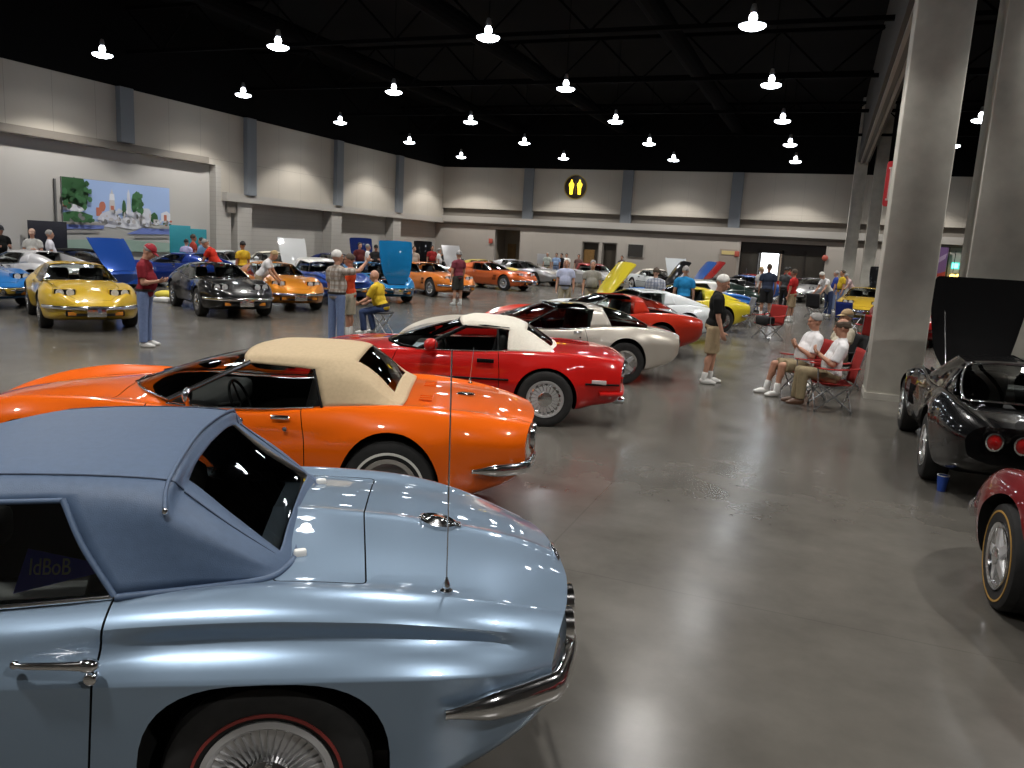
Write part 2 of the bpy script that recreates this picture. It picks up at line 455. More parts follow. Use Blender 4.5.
def build_hall():
    b = MB(); b.box(((XL + XR) / 2, (YB + YF) / 2, -.1), (XR - XL + 2, YB - YF + 2, .2)); struct(b.build('floor', floor_mat()))
    b = MB(); b.box(((XL + XR) / 2, (YB + YF) / 2, ZC + .1), (XR - XL + 2, YB - YF + 2, .2)); struct(b.build('ceiling', M_BLACK))
    # left wall: set-back lower part, upper panels above, painted black over the ceiling line
    R = .55
    w = MB(); w.box((XL - R - .15, (28.6 + YB) / 2, 1.7), (.3, YB - 28.6, 3.4), mi=1)                 # recessed lower wall
    w.box((XL - .35 - .15, (YF + 27.7) / 2, 2.4), (.3, 27.7 - YF, 4.8), mi=2)                      # front bay lower wall
    w.box((XL - .5, (28.0 + YB) / 2, (3.28 + ZT) / 2), (1.0, YB - 28.0, ZT - 3.28), mi=0)
    w.box((XL - .5, (YF + 28.0) / 2, (4.72 + ZT) / 2), (1.0, 28.0 - YF, ZT - 4.72), mi=0)
    w.box((XL - .5, 27.84, 2.355), (1.0, .32, 4.73), mi=1); w.box((XL - .5, 28.3, 1.635), (1.0, .6, 3.27), mi=1)
    w.box((XL - .5, (YF + YB) / 2, (ZT + ZC) / 2), (1.0, YB - YF, ZC - ZT), mi=3)
    for y in (29.3, 36.6, 43.1): w.box((XL - .4, y + .2, 1.65), (.8, .95, 3.3), mi=1)
    struct(w.build('wall_left', [M_WL_UP, M_WL_LO, mat('front_bay_wall', (0.50, 0.485, 0.46), .6), M_BLACK]))
    b = MB(); b.box((XL + .06, (28.3 + YB) / 2, 3.44), (.16, YB - 28.3, .34)); b.box((XL + .03, (YF + 27.2) / 2, 4.86), (.1, 27.2 - YF, .26), mi=1)  # dark strip on the front bay header: soffit shadow put into its colour
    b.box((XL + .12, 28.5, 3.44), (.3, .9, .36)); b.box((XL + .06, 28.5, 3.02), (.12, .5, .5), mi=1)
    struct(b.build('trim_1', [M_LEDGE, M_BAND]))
    for i, y in enumerate((15.6, 22.65, 29.5, 36.5, 43.0)):
        b = MB(); z0 = 3.6 if y > 25 else 5.0
        b.box((XL + .1, y + .25, (z0 + ZT) / 2), (.25, .62, ZT - z0), bev=.01); struct(b.build('trim_%d' % (i + 2), M_PIL))
    # back wall
    xa, xb = XL - 1, XR
    w = MB()
    holes = [(-20.85, -19.03, 3.0), (-14.75, -13.6, 2.5), (-13.42, -12.42, 2.5), (-4.9, -.1, 2.98), (3.2, 4.6, 2.9)]
    x = xa
    for a, c, h in holes:
        w.box(((x + a) / 2, YB + .2, 1.65), (a - x, .4, 3.3), mi=1); w.box(((a + c) / 2, YB + .2, (h + 3.3) / 2), (c - a, .4, 3.3 - h), mi=1); x = c
    w.box(((x + xb) / 2, YB + .2, 1.65), (xb - x, .4, 3.3), mi=1)
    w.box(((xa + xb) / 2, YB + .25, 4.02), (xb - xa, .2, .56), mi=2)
    w.box(((xa + xb) / 2, YB + .15, (4.28 + ZT) / 2), (xb - xa, .6, ZT - 4.28), mi=0)
    w.box(((xa + xb) / 2, YB + .15, (ZT + ZC) / 2), (xb - xa, .6, ZC - ZT), mi=3)
    struct(w.build('wall_back', [M_WB_UP, M_WB_LO, M_BAND, M_BLACK]))
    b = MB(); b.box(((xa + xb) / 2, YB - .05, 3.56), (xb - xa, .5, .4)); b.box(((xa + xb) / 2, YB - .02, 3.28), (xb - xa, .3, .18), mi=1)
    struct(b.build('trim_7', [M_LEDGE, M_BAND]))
    for i, x in enumerate((-18.55, -12.0, -5.4, 8.2)):
        b = MB(); b.box((x, YB - .15, (3.75 + ZT) / 2), (.66, .3, ZT - 3.75), bev=.01); struct(b.build('trim_%d' % (i + 8), M_PIL))
    # right and front walls (out of the picture, they close the hall)
    b = MB(); b.box((XR + .2, (YF + YB) / 2, ZC / 2), (.4, YB - YF, ZC)); struct(b.build('wall_right', mat('right_wall', (.28, .265, .24), .8)))
    b = MB(); b.box(((XL + XR) / 2, YF - .2, ZC / 2), (XR - XL, .4, ZC)); struct(b.build('wall_front', mat('front_wall', (.28, .265, .24), .8)))
    # restroom alcove behind the back wall, with brown doors
    M_ALC = mat('alcove_wall', (.36, .31, .24), .8); M_DOOR = noise_vary(mat('brown_door_wood', (.22, .12, .035), .5), 6, .15)
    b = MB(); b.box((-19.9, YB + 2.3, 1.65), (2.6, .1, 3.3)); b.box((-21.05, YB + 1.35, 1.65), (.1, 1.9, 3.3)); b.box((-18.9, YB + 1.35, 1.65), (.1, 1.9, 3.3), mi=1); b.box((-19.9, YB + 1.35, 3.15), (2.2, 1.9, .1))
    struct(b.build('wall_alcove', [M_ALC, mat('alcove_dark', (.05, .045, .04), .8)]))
    for i, x in enumerate((-20.45, -19.55)):
        b = MB(); b.box((x, YB + 2.2, 1.05), (.62, .06, 2.1), bev=.01)
        d = struct(b.build('door_%d' % (i + 1), M_DOOR)); h = MB(); h.tube([(x + .22, YB + 2.13, 1.0), (x + .22, YB + 2.1, 1.0), (x + .13, YB + 2.1, 1.0)], .012); h.build('door_handle', mat('chrome', (.75, .75, .76), .12, 1.0), d)
    # dark doorways and a serving window
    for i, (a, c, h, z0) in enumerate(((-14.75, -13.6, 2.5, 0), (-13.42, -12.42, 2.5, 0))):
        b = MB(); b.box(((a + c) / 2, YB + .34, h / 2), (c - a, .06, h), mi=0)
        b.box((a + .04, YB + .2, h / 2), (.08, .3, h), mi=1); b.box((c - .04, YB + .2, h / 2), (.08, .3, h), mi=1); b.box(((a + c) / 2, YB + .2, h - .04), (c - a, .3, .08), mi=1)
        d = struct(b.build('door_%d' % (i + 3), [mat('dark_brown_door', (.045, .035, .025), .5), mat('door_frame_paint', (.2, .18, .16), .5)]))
        if i == 0:
            q = MB(); q.box(((a + c) / 2 - .15, YB + .29, 1.0), (.75, .05, 2.0), bev=.01); q.build('door_leaf', M_DOOR, d)
    b = MB(); b.box((-11.22, YB - .02, 2.1), (1.06, .08, .84), mi=1); b.box((-11.22, YB - .07, 2.1), (.94, .03, .74), mi=0)
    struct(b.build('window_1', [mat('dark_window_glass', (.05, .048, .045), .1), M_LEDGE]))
    # the wide lobby doors, daylight behind one leaf
    b = MB(); x0, x1, h = -4.9, -.1, 2.98; y = YB + .45
    b.box(((x0 + x1) / 2, y, h - .3), (x1 - x0, .12, .6), mi=0)
    for xx in (x0 + .05, -3.85, -2.55, -2.45, -1.22, x1 - .05): b.box((xx, y, 1.3), (.09, .12, 2.6), mi=0 if xx != -2.55 else 1)
    b.box(((x0 + x1) / 2, y, .05), (x1 - x0, .1, .1), mi=0); b.box((-1.2, y - .05, 1.0), (2.2, .06, .07), mi=2)
    dd = struct(b.build('door_5', [mat('bronze_frame', (.035, .03, .026), .4, .3), mat('pale_mullion', (.42, .33, .25), .5), mat('chrome', (.75, .75, .76), .12, 1.0)]))
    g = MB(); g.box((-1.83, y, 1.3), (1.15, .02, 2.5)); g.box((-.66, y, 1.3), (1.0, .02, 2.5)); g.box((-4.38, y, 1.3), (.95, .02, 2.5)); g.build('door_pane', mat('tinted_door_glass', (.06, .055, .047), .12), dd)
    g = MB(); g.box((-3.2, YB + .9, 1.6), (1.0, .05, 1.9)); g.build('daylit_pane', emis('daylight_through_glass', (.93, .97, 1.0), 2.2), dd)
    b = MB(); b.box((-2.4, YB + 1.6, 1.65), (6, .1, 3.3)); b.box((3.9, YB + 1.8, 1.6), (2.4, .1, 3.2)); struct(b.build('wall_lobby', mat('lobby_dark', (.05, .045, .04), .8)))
    # beige side door left of the lobby doors
    b = MB(); b.box((-5.55, YB - .03, 1.25), (1.05, .06, 2.5), bev=.01); b.box((-5.55, YB - .07, 2.28), (.8, .05, .22), mi=1)
    struct(b.build('door_6', [mat('beige_door', (.34, .29, .25), .6), mat('yellow_door_sign', (.62, .50, .22), .6)]))
    # big columns
    def column(x0, x1, y0, y1, nm):
        c = MB(); c.box(((x0 + x1) / 2, (y0 + y1) / 2, ZC / 2), (x1 - x0, y1 - y0, ZC), bev=.03)
        c.box(((x0 + x1) / 2, (y0 + y1) / 2, .05), (x1 - x0 + .03, y1 - y0 + .03, .1))
        return struct(c.build(nm, M_CONC, smooth=30))
    column(.80, 1.565, 13.5, 14.3, 'column_1'); column(1.96, 2.95, 13.5, 14.35, 'column_2')
    column(.80, 1.42, 46.0, 46.7, 'column_3'); column(1.75, 2.35, 45.6, 46.3, 'column_4')
    # partition header with its track between the columns
    b = MB(); b.box((1.2, 30.1, 8.9), (.55, 31.6, 3.3), mi=0)
    b.box((1.08, 30.1, 7.2), (.09, 31.6, .1), mi=1); b.box((1.32, 30.1, 7.2), (.09, 31.6, .1), mi=1); b.box((1.2, 30.1, 7.235), (.16, 31.6, .03), mi=2)
    struct(b.build('beam_1', [mat('header_dark', (.075, .072, .068), .8), mat('track_paint', (.32, .30, .28), .5), mat('track_slot', (.1, .095, .09), .5)]))
    # roof trusses and ducts, black against black
    MT = mat('truss_black', (.0035, .0035, .004), .9, spec=.05)
    for i, y in enumerate((3, 9.8, 16.5, 23.2, 29.9, 36.6, 43.3)):
        b = MB()
        for x0 in ((XL, .9), (1.5, XR)):
            for z in (8.25, 9.75): b.box(((x0[0] + x0[1]) / 2, y, z), (x0[1] - x0[0], .14, .12))
            n = int((x0[1] - x0[0]) / 1.6)
            for k in range(n):
                xa_ = x0[0] + (x0[1] - x0[0]) * k / n; xb_ = x0[0] + (x0[1] - x0[0]) * (k + 1) / n
                zz = (8.25, 9.75) if k % 2 else (9.75, 8.25)
                b.tube([(xa_, y, zz[0]), (xb_, y, zz[1])], .035, 5)
        struct(b.build('beam_%d' % (i + 2), MT))
    b = MB()
    for x in (-19, -12.2, -5.6):
        b.tube([(x, YF, 9.2), (x, YB, 9.2)], .32, 12)
    struct(b.build('trim_20', MT))

# ------------------------------------------------------------------ high-bay lamps
LAMP_X = [-22.2, -15.4, -8.8, -2.2, 4.5]; LAMP_Y = [-.3, 6.45, 13.1, 19.8, 26.4, 33.15, 39.9, 46.6]; LAMP_Z = 7.3
LAMP_W = 600.0
def build_lamps():
    ML = emis('lamp_refractor_glass', (.86, .93, 1.0), 14.0)
    MU = emis('lamp_upper_glow', (.9, .94, 1.0), 9.0)
    MH = mat('lamp_housing_grey', (.35, .36, .38), .4, .6)
    proto = None
    names = {}
    ordr = ['nearest', 'second', 'third', 'fourth', 'fifth', 'sixth', 'seventh', 'farthest']
    rowx = ['row by the left wall', 'second row from the left wall', 'middle row', 'row nearest the concrete columns', 'row beyond the concrete columns']
    for i, x in enumerate(LAMP_X):
        for j, y in enumerate(LAMP_Y):
            if proto is None:
                r = thing('high_bay_lamp', 'x', 'lamp', (x, y, LAMP_Z), 0, 'high bay lamps under the black ceiling'); proto = r
                b = MB(); b.lathe([(.0001, -.07), (.18, -.066), (.27, -.03), (.30, 0), (.29, .03), (.0001, .05)], 24); b.build('lens', ML, r, 40)
                b = MB(); b.lathe([(.10, .10), (.27, .06), (.315, .035), (.315, .02), (.29, .02), (.09, .095)], 24, closed=True); b.build('reflector', MH, r, 40)
                b = MB(); b.lathe([(.0001, .1), (.075, .11), (.1, .17), (.085, .24), (.05, .29), (.0001, .3)], 16); b.build('upper_glass', MU, r, 40)
                b = MB(); b.lathe([(.0001, .28), (.07, .29), (.08, .36), (.05, .48), (.0001, .5)], 12); b.tube([(0, 0, .48), (0, 0, ZC - LAMP_Z)], .012, 6, mi=1); b.build('ballast', [MH, M_BLACK], r, 40)
                o = r
            else:
                o = copy_tree(proto); o.location = (x, y, LAMP_Z)
            vis = j >= 3
            o['label'] = 'white high bay ceiling lamp, %s of the %s' % (ordr[j], rowx[i])
            ld = bpy.data.lights.get('lamp_light')
            if ld is None:
                ld = bpy.data.lights.new('lamp_light', 'SPOT'); ld.energy = LAMP_W; ld.spot_size = math.radians(115); ld.spot_blend = .3; ld.shadow_soft_size = .18; ld.color = (1.0, .96, .90)
            lw = bpy.data.lights.get('lamp_wide')
            if lw is None:
                lw = bpy.data.lights.new('lamp_wide', 'SPOT'); lw.energy = LAMP_W * .13; lw.spot_size = math.radians(150); lw.spot_blend = .5; lw.shadow_soft_size = .18; lw.color = (1.0, .96, .91)
            l2 = bpy.data.objects.new('lamp_wide', lw); COL.objects.link(l2); l2.location = (x, y, LAMP_Z - .13)
            lo = bpy.data.objects.new('lamp_light', ld); COL.objects.link(lo); lo.location = (x, y, LAMP_Z - .12)
# ------------------------------------------------------------------ cars
CHROME = mat('chrome', (.75, .75, .76), .12, 1.0)
ALLOY = mat('brushed_alloy', (.66, .66, .67), .42, .75)
DARKALLOY = mat('dark_wheel_grey', (.16, .16, .165), .35, .8)
RUBBER = noise_vary(mat('tyre_rubber', (.018, .018, .018), .75, spec=.35), 20, .2)
BLACKP = mat('black_trim', (.0035, .0035, .004), .5, spec=.12)
GAP = mat('panel_gap', (.01, .01, .01), .9, spec=.1)
UNDER = mat('wheel_well_black', (.012, .012, .012), .9, spec=.1)
INT_BLACK = mat('interior_black', (.018, .018, .019), .55)
INT_RED = mat('interior_red', (.30, .02, .015), .5)
INT_TAN = mat('interior_tan', (.30, .21, .12), .6)
GL_CLEAR = glass('window_glass', (.84, .88, .86), .08)
GL_TINT = glass('tinted_roof_glass', (.10, .12, .12), .08)
GL_VINYL = glass('clear_vinyl', (.55, .55, .52), .10)
TAIL_RED = mat('red_lens', (.35, .008, .008), .12, coat=1.0)
LENS = mat('headlight_glass', (.8, .82, .84), .08, .3, coat=1.0)
AMBER = mat('amber_lens', (.7, .25, .03), .15)
PLATE = mat('licence_plate', (.55, .42, .12), .45)
P_TPL = paint('paint_template', (.5, .5, .5))

C3 = dict(gapy=.69,
    x0=-1.08, x1=3.56, bow_t=.10, bow_n=.10,
    half=[(-1.08, .66), (-1.0, .72), (-.8, .79), (-.4, .855), (0, .875), (.4, .85), (.8, .80), (1.3, .785), (1.8, .81), (2.2, .855), (2.49, .872), (2.8, .855), (3.1, .79), (3.35, .67), (3.5, .53), (3.56, .44)],
    zmax=[(-1.08, .60), (-.5, .62), (0, .62), (.8, .55), (1.3, .52), (2, .56), (2.5, .58), (3.2, .53), (3.56, .47)],
    py=[(-1.08, .50), (-.8, .60), (-.4, .68), (0, .705), (.4, .71), (.8, .72), (1.3, .72), (1.8, .70), (2.49, .70), (2.9, .67), (3.2, .58), (3.45, .44), (3.56, .36)],
    pz=[(-1.08, .735), (-.9, .785), (-.5, .845), (-.1, .872), (.3, .86), (.7, .81), (1.0, .785), (1.4, .785), (1.8, .81), (2.2, .838), (2.5, .835), (2.9, .78), (3.2, .70), (3.4, .62), (3.52, .545), (3.56, .50)],
    vy=[(-1.08, .40), (-.5, .54), (0, .58), (.8, .60), (1.8, .56), (2.5, .52), (3.1, .45), (3.56, .26)],
    vz=[(-1.08, .745), (-.9, .79), (-.5, .825), (0, .85), (.5, .845), (1.0, .83), (1.7, .83), (2.1, .795), (2.5, .76), (3.0, .69), (3.3, .62), (3.5, .545), (3.56, .505)],
    cz=[(-1.08, .75), (-.9, .80), (-.5, .84), (0, .865), (.5, .87), (1.0, .87), (1.75, .875), (2.1, .855), (2.5, .82), (2.9, .75), (3.2, .67), (3.4, .595), (3.52, .535), (3.56, .51)],
    zb=[(-1.08, .44), (-.95, .34), (-.7, .27), (-.4, .21), (1.9, .19), (3.0, .20), (3.3, .25), (3.5, .35), (3.56, .41)],
    wb=2.489, arch=(.355, .335, 2.0, .70), rarch=(.365, .34, 2.0, .71), flare=.018, wheel_r=.335, wheel_w=.225, track=.745,
    door=[(.60, .27), (.60, .60), (.66, .90), (1.72, .90), (1.80, .60), (1.72, .27)],
    cockpit=[(.12, .46), (.39, .48), (.50, .665), (1.3, .665), (1.70, .60), (1.86, .30), (1.88, 0)],
    hood=[(2.02, .56), (2.5, .56), (3.1, .46), (3.40, .28)])
C4 = dict(gapy=.72,
    x0=-.98, x1=3.50, bow_t=.10, bow_n=.22,
    half=[(-.98, .80), (-.9, .835), (-.7, .865), (-.3, .895), (0, .90), (.6, .885), (1.3, .88), (2.0, .885), (2.444, .89), (2.9, .865), (3.2, .82), (3.4, .74), (3.5, .66)],
    zmax=[(-.98, .55), (0, .52), (1.3, .50), (2.4, .50), (3.2, .47), (3.5, .44)],
    py=[(-.98, .68), (-.7, .73), (0, .78), (.6, .79), (1.3, .79), (1.8, .77), (2.444, .74), (3.0, .70), (3.3, .62), (3.5, .56)],
    pz=[(-.98, .775), (-.9, .81), (-.6, .85), (-.2, .87), (.3, .865), (.8, .835), (1.3, .82), (1.8, .81), (2.2, .80), (2.6, .765), (3.0, .69), (3.3, .61), (3.45, .56), (3.5, .53)],
    vy=[(-.98, .52), (0, .60), (.8, .62), (1.8, .60), (2.4, .58), (3.5, .40)],
    vz=[(-.98, .785), (-.9, .825), (-.6, .86), (0, .88), (.5, .86), (1.2, .83), (1.8, .82), (2.2, .80), (2.6, .76), (3.0, .69), (3.3, .615), (3.5, .54)],
    cz=[(-.98, .79), (-.9, .835), (-.6, .875), (0, .895), (.5, .88), (1.2, .85), (1.8, .85), (2.2, .825), (2.6, .785), (3.0, .71), (3.3, .63), (3.5, .55)],
    zb=[(-.98, .36), (-.9, .29), (-.6, .24), (-.35, .19), (2.0, .18), (2.9, .17), (3.3, .19), (3.5, .24)],
    wb=2.444, arch=(.365, .325, 2.0, .695), rarch=(.375, .325, 2.0, .70), flare=.016, wheel_r=.33, wheel_w=.26, track=.775,
    door=[(.55, .24), (.55, .60), (.58, .92), (1.72, .92), (1.86, .60), (1.80, .24)],
    cockpit=[(.15, .46), (.40, .48), (.52, .70), (1.3, .70), (1.75, .62), (1.95, .30), (1.98, 0)],
    hood=None)
C2 = dict(
    x0=-1.11, x1=3.40, bow_t=.16, bow_n=.16, c2=True,
    half=[(-1.11, .70), (-.97, .765), (-.75, .825), (-.4, .868), (0, .885), (.5, .872), (1.0, .862), (1.6, .862), (2.1, .87), (2.49, .88), (2.9, .86), (3.15, .80), (3.32, .70), (3.40, .60)],
    zmax=[(-1.11, .60), (-.6, .635), (0, .66), (1.0, .655), (2.5, .655), (3.4, .60)],
    py=[(-1.11, .54), (-.8, .635), (-.4, .69), (0, .705), (.45, .715), (.8, .735), (1.3, .735), (1.8, .71), (2.49, .70), (3.0, .66), (3.4, .50)],
    pz=[(-1.11, .70), (-.95, .755), (-.7, .82), (-.3, .878), (.05, .895), (.4, .88), (.65, .855), (1.0, .84), (1.5, .84), (1.9, .86), (2.3, .88), (2.6, .87), (3.0, .81), (3.25, .73), (3.4, .65)],
    vy=[(-1.11, .42), (-.8, .51), (-.4, .575), (0, .60), (.8, .62), (1.8, .58), (2.5, .56), (3.4, .38)],
    vz=[(-1.11, .71), (-.95, .762), (-.7, .815), (-.3, .862), (.05, .878), (.4, .875), (.8, .85), (1.5, .845), (1.9, .845), (2.4, .83), (3.0, .76), (3.25, .70), (3.4, .65)],
    cz=[(-1.11, .72), (-.95, .785), (-.7, .845), (-.3, .905), (.05, .93), (.4, .93), (.8, .88), (1.5, .87), (1.9, .87), (2.4, .86), (3.0, .79), (3.25, .72), (3.4, .66)],
    zb=[(-1.11, .46), (-.95, .37), (-.7, .29), (-.45, .22), (1.9, .20), (2.9, .22), (3.2, .29), (3.4, .40)],
    wb=2.489, arch=(.39, .36, 2.7, .712), rarch=(.395, .36, 2.8, .716), flare=.0, wheel_r=.337, wheel_w=.19, track=.735,
    door=[(.545, .27), (.50, .72), (.47, 1.05), (1.70, 1.05), (1.70, .70), (1.72, .27)],
    cockpit=[(.10, .46), (.41, .48), (.52, .655), (1.3, .66), (1.66, .60), (1.84, .30), (1.86, 0)],
    hood=[(1.98, .40), (2.5, .42), (3.05, .36), (3.2, .30)])

for k_ in ('zmax', 'pz', 'vz', 'cz'): C2[k_] = [(x, z + .055 * smoothstep(.48, .64, z)) for x, z in C2[k_]]
def section(T, x):
    g = lambda k: interp(T[k], x)
    h, zm, py, pz, vy, vz, cz, zb = g('half'), g('zmax'), g('py'), g('pz'), g('vy'), g('vz'), g('cz'), g('zb')
    zl = zb + .03
    if T.get('c2'):
        wedge = (1 - smoothstep(.25, .72, x))
        wedge = max(wedge, smoothstep(1.4, 2.0, x)) * smoothstep(-1.15, -.75, x)
        cove = .042 * wedge
        a = [(.74 * h, zb), (.925 * h, zb + .025), (.955 * h, zb + .3 * (zm - zb)), (.985 * h, zb + .75 * (zm - zb)), (h, zm - .004), (h, zm + .006),
             (h - .012 - cove * .6, zm + .22 * (pz - zm)), (h - .03 - cove * 1.5, zm + .45 * (pz - zm)), (.5 * (h + py) + .018, zm + .74 * (pz - zm)), (.28 * h + .72 * py, zm + .93 * (pz - zm)), (py, pz), (py - .035, pz - .002),
             (vy, vz), (vy * .55, vz + (cz - vz) * .60), (.05, cz - .008), (0, cz)]
    else:
        a = [(.72 * h, zb), (.90 * h, zl), (.955 * h, zb + .33 * (zm - zb)), (.99 * h, zb + .75 * (zm - zb)), (h, zm), (h * .985, zm + .25 * (pz - zm)), (h + (py - h) * .30, zm + .60 * (pz - zm)),
             (h + (py - h) * .68, zm + .91 * (pz - zm)), (py, pz), (py - .05, pz - .25 * max(0, pz - vz) - .003), (vy, vz), (vy * .55, vz + (cz - vz) * .72), (0, cz)]
    bt = T['bow_t'] * (1 - smoothstep(T['x0'], T['x0'] + .75, x)); bn = T['bow_n'] * smoothstep(T['x1'] - .85, T['x1'], x)
    out = []
    for (y, z) in a:
        q = (abs(y) / h) ** 2.2
        out.append(Vector((x + bt * q - bn * q, y, z)))
    return out

def superellipse(cx, cz, a, b, ex, n=40):
    pts = []
    for i in range(n):
        t = 2 * PI * i / n; c, s = math.cos(t), math.sin(t)
        pts.append((cx + a * math.copysign(abs(c) ** (2 / ex), c), cz + b * math.copysign(abs(s) ** (2 / ex), s)))
    return pts

def car_body(T, root, paint_m, interior=INT_BLACK, rear_well=False, hood_gap=True, extra_gaps=(), detail=1):
    x0, x1 = T['x0'], T['x1']; xs = []; n = 74
    for i in range(n + 1):
        t = i / n; xs.append(x0 + (x1 - x0) * (t + .035 * math.sin(2 * PI * t) * -1))
    rows = []
    for x in xs:
        c = catmull(section(T, x), 3); rows.append(c)
    for wx, A in ((0, T['rarch']), (T['wb'], T['arch'])):
        for r in rows:
            for p in r:
                if p.y > .6:
                    d = math.hypot(p.x - wx, (p.z - T['wheel_r']))
                    p.y += T['flare'] * smoothstep(.52, .38, d) * smoothstep(.9, .7, p.z)
    full = mirror_rows(rows)
    b = MB(); b.grid(full)
    m = len(full[0])
    # bottom + end caps
    bot = [[r[0], Vector((r[0].x, 0, r[0].z)), r[-1]] for r in full]
    bb = [[Vector(p) for p in r] for r in bot]
    b.grid(bb)
    for r in (full[0], full[-1]):
        b.add([Vector(p) for p in r] + [Vector((r[0].x, 0, r[0].z))], [tuple(range(m + 1))])
    o = b.build('body', paint_m, root)
    cut = []
    R = T['wheel_r']
    for wx, A in ((0, T['rarch']), (T['wb'], T['arch'])):
        a, bq, ex, top = A
        for s in (1, -1):
            c = MB(); poly = superellipse(wx, R, a, top - R if top > R else .36, ex, 44); c.prism(poly, s * .52, s * 1.2, 'XZ'); cut.append(c.build('cutter', UNDER))
    ck = T['cockpit']; poly = ck + [(x, -y) for x, y in reversed(ck[:-1])]
    if rear_well: poly = [(-.52, .44), (.05, .50)] + ck + [(x, -y) for x, y in reversed(ck[:-1])] + [(.05, -.50), (-.52, -.44)]
    c = MB(); c.prism(round_poly(poly, .08, 3), .40, 1.5, 'XY'); cut.append(c.build('cutter', interior))
    dr = round_poly(T['door'], .05, 3)
    for s in (1, -1):
        cut.append(ring_cutter(dr, .007, s * T.get('gapy', .66), s * 1.0, 'XZ', GAP))
    if T.get('hood') and hood_gap:
        hp = T['hood']; poly = round_poly(hp + [(x, -y) for x, y in reversed(hp)], .06, 3); cut.append(ring_cutter(poly, .007, .50, 1.2, 'XY', GAP))
        # keep the gap shallow: the cutter stops 2 cm under the hood skin is not needed, the nose is solid
    for poly in extra_gaps: cut.append(ring_cutter(poly, .006, .72, 1.2, 'XY', GAP))
    apply_bools(o, cut)
    for s, nm in ((1, 'door'), (-1, 'door')):
        d = split_off(o, lambda c: s * c.y > .668 and in_poly(c.x, c.z, dr), nm, root)
        if d: shade(d.data, 35)
    if T.get('hood') and hood_gap:
        hp = T['hood']; poly = round_poly(hp + [(x, -y) for x, y in reversed(hp)], .06, 3)
        d = split_off(o, lambda c: c.z > .5 and in_poly(c.x, c.y, poly), 'hood', root)
        if d: shade(d.data, 35)
    shade(o.data, 35)
    return o

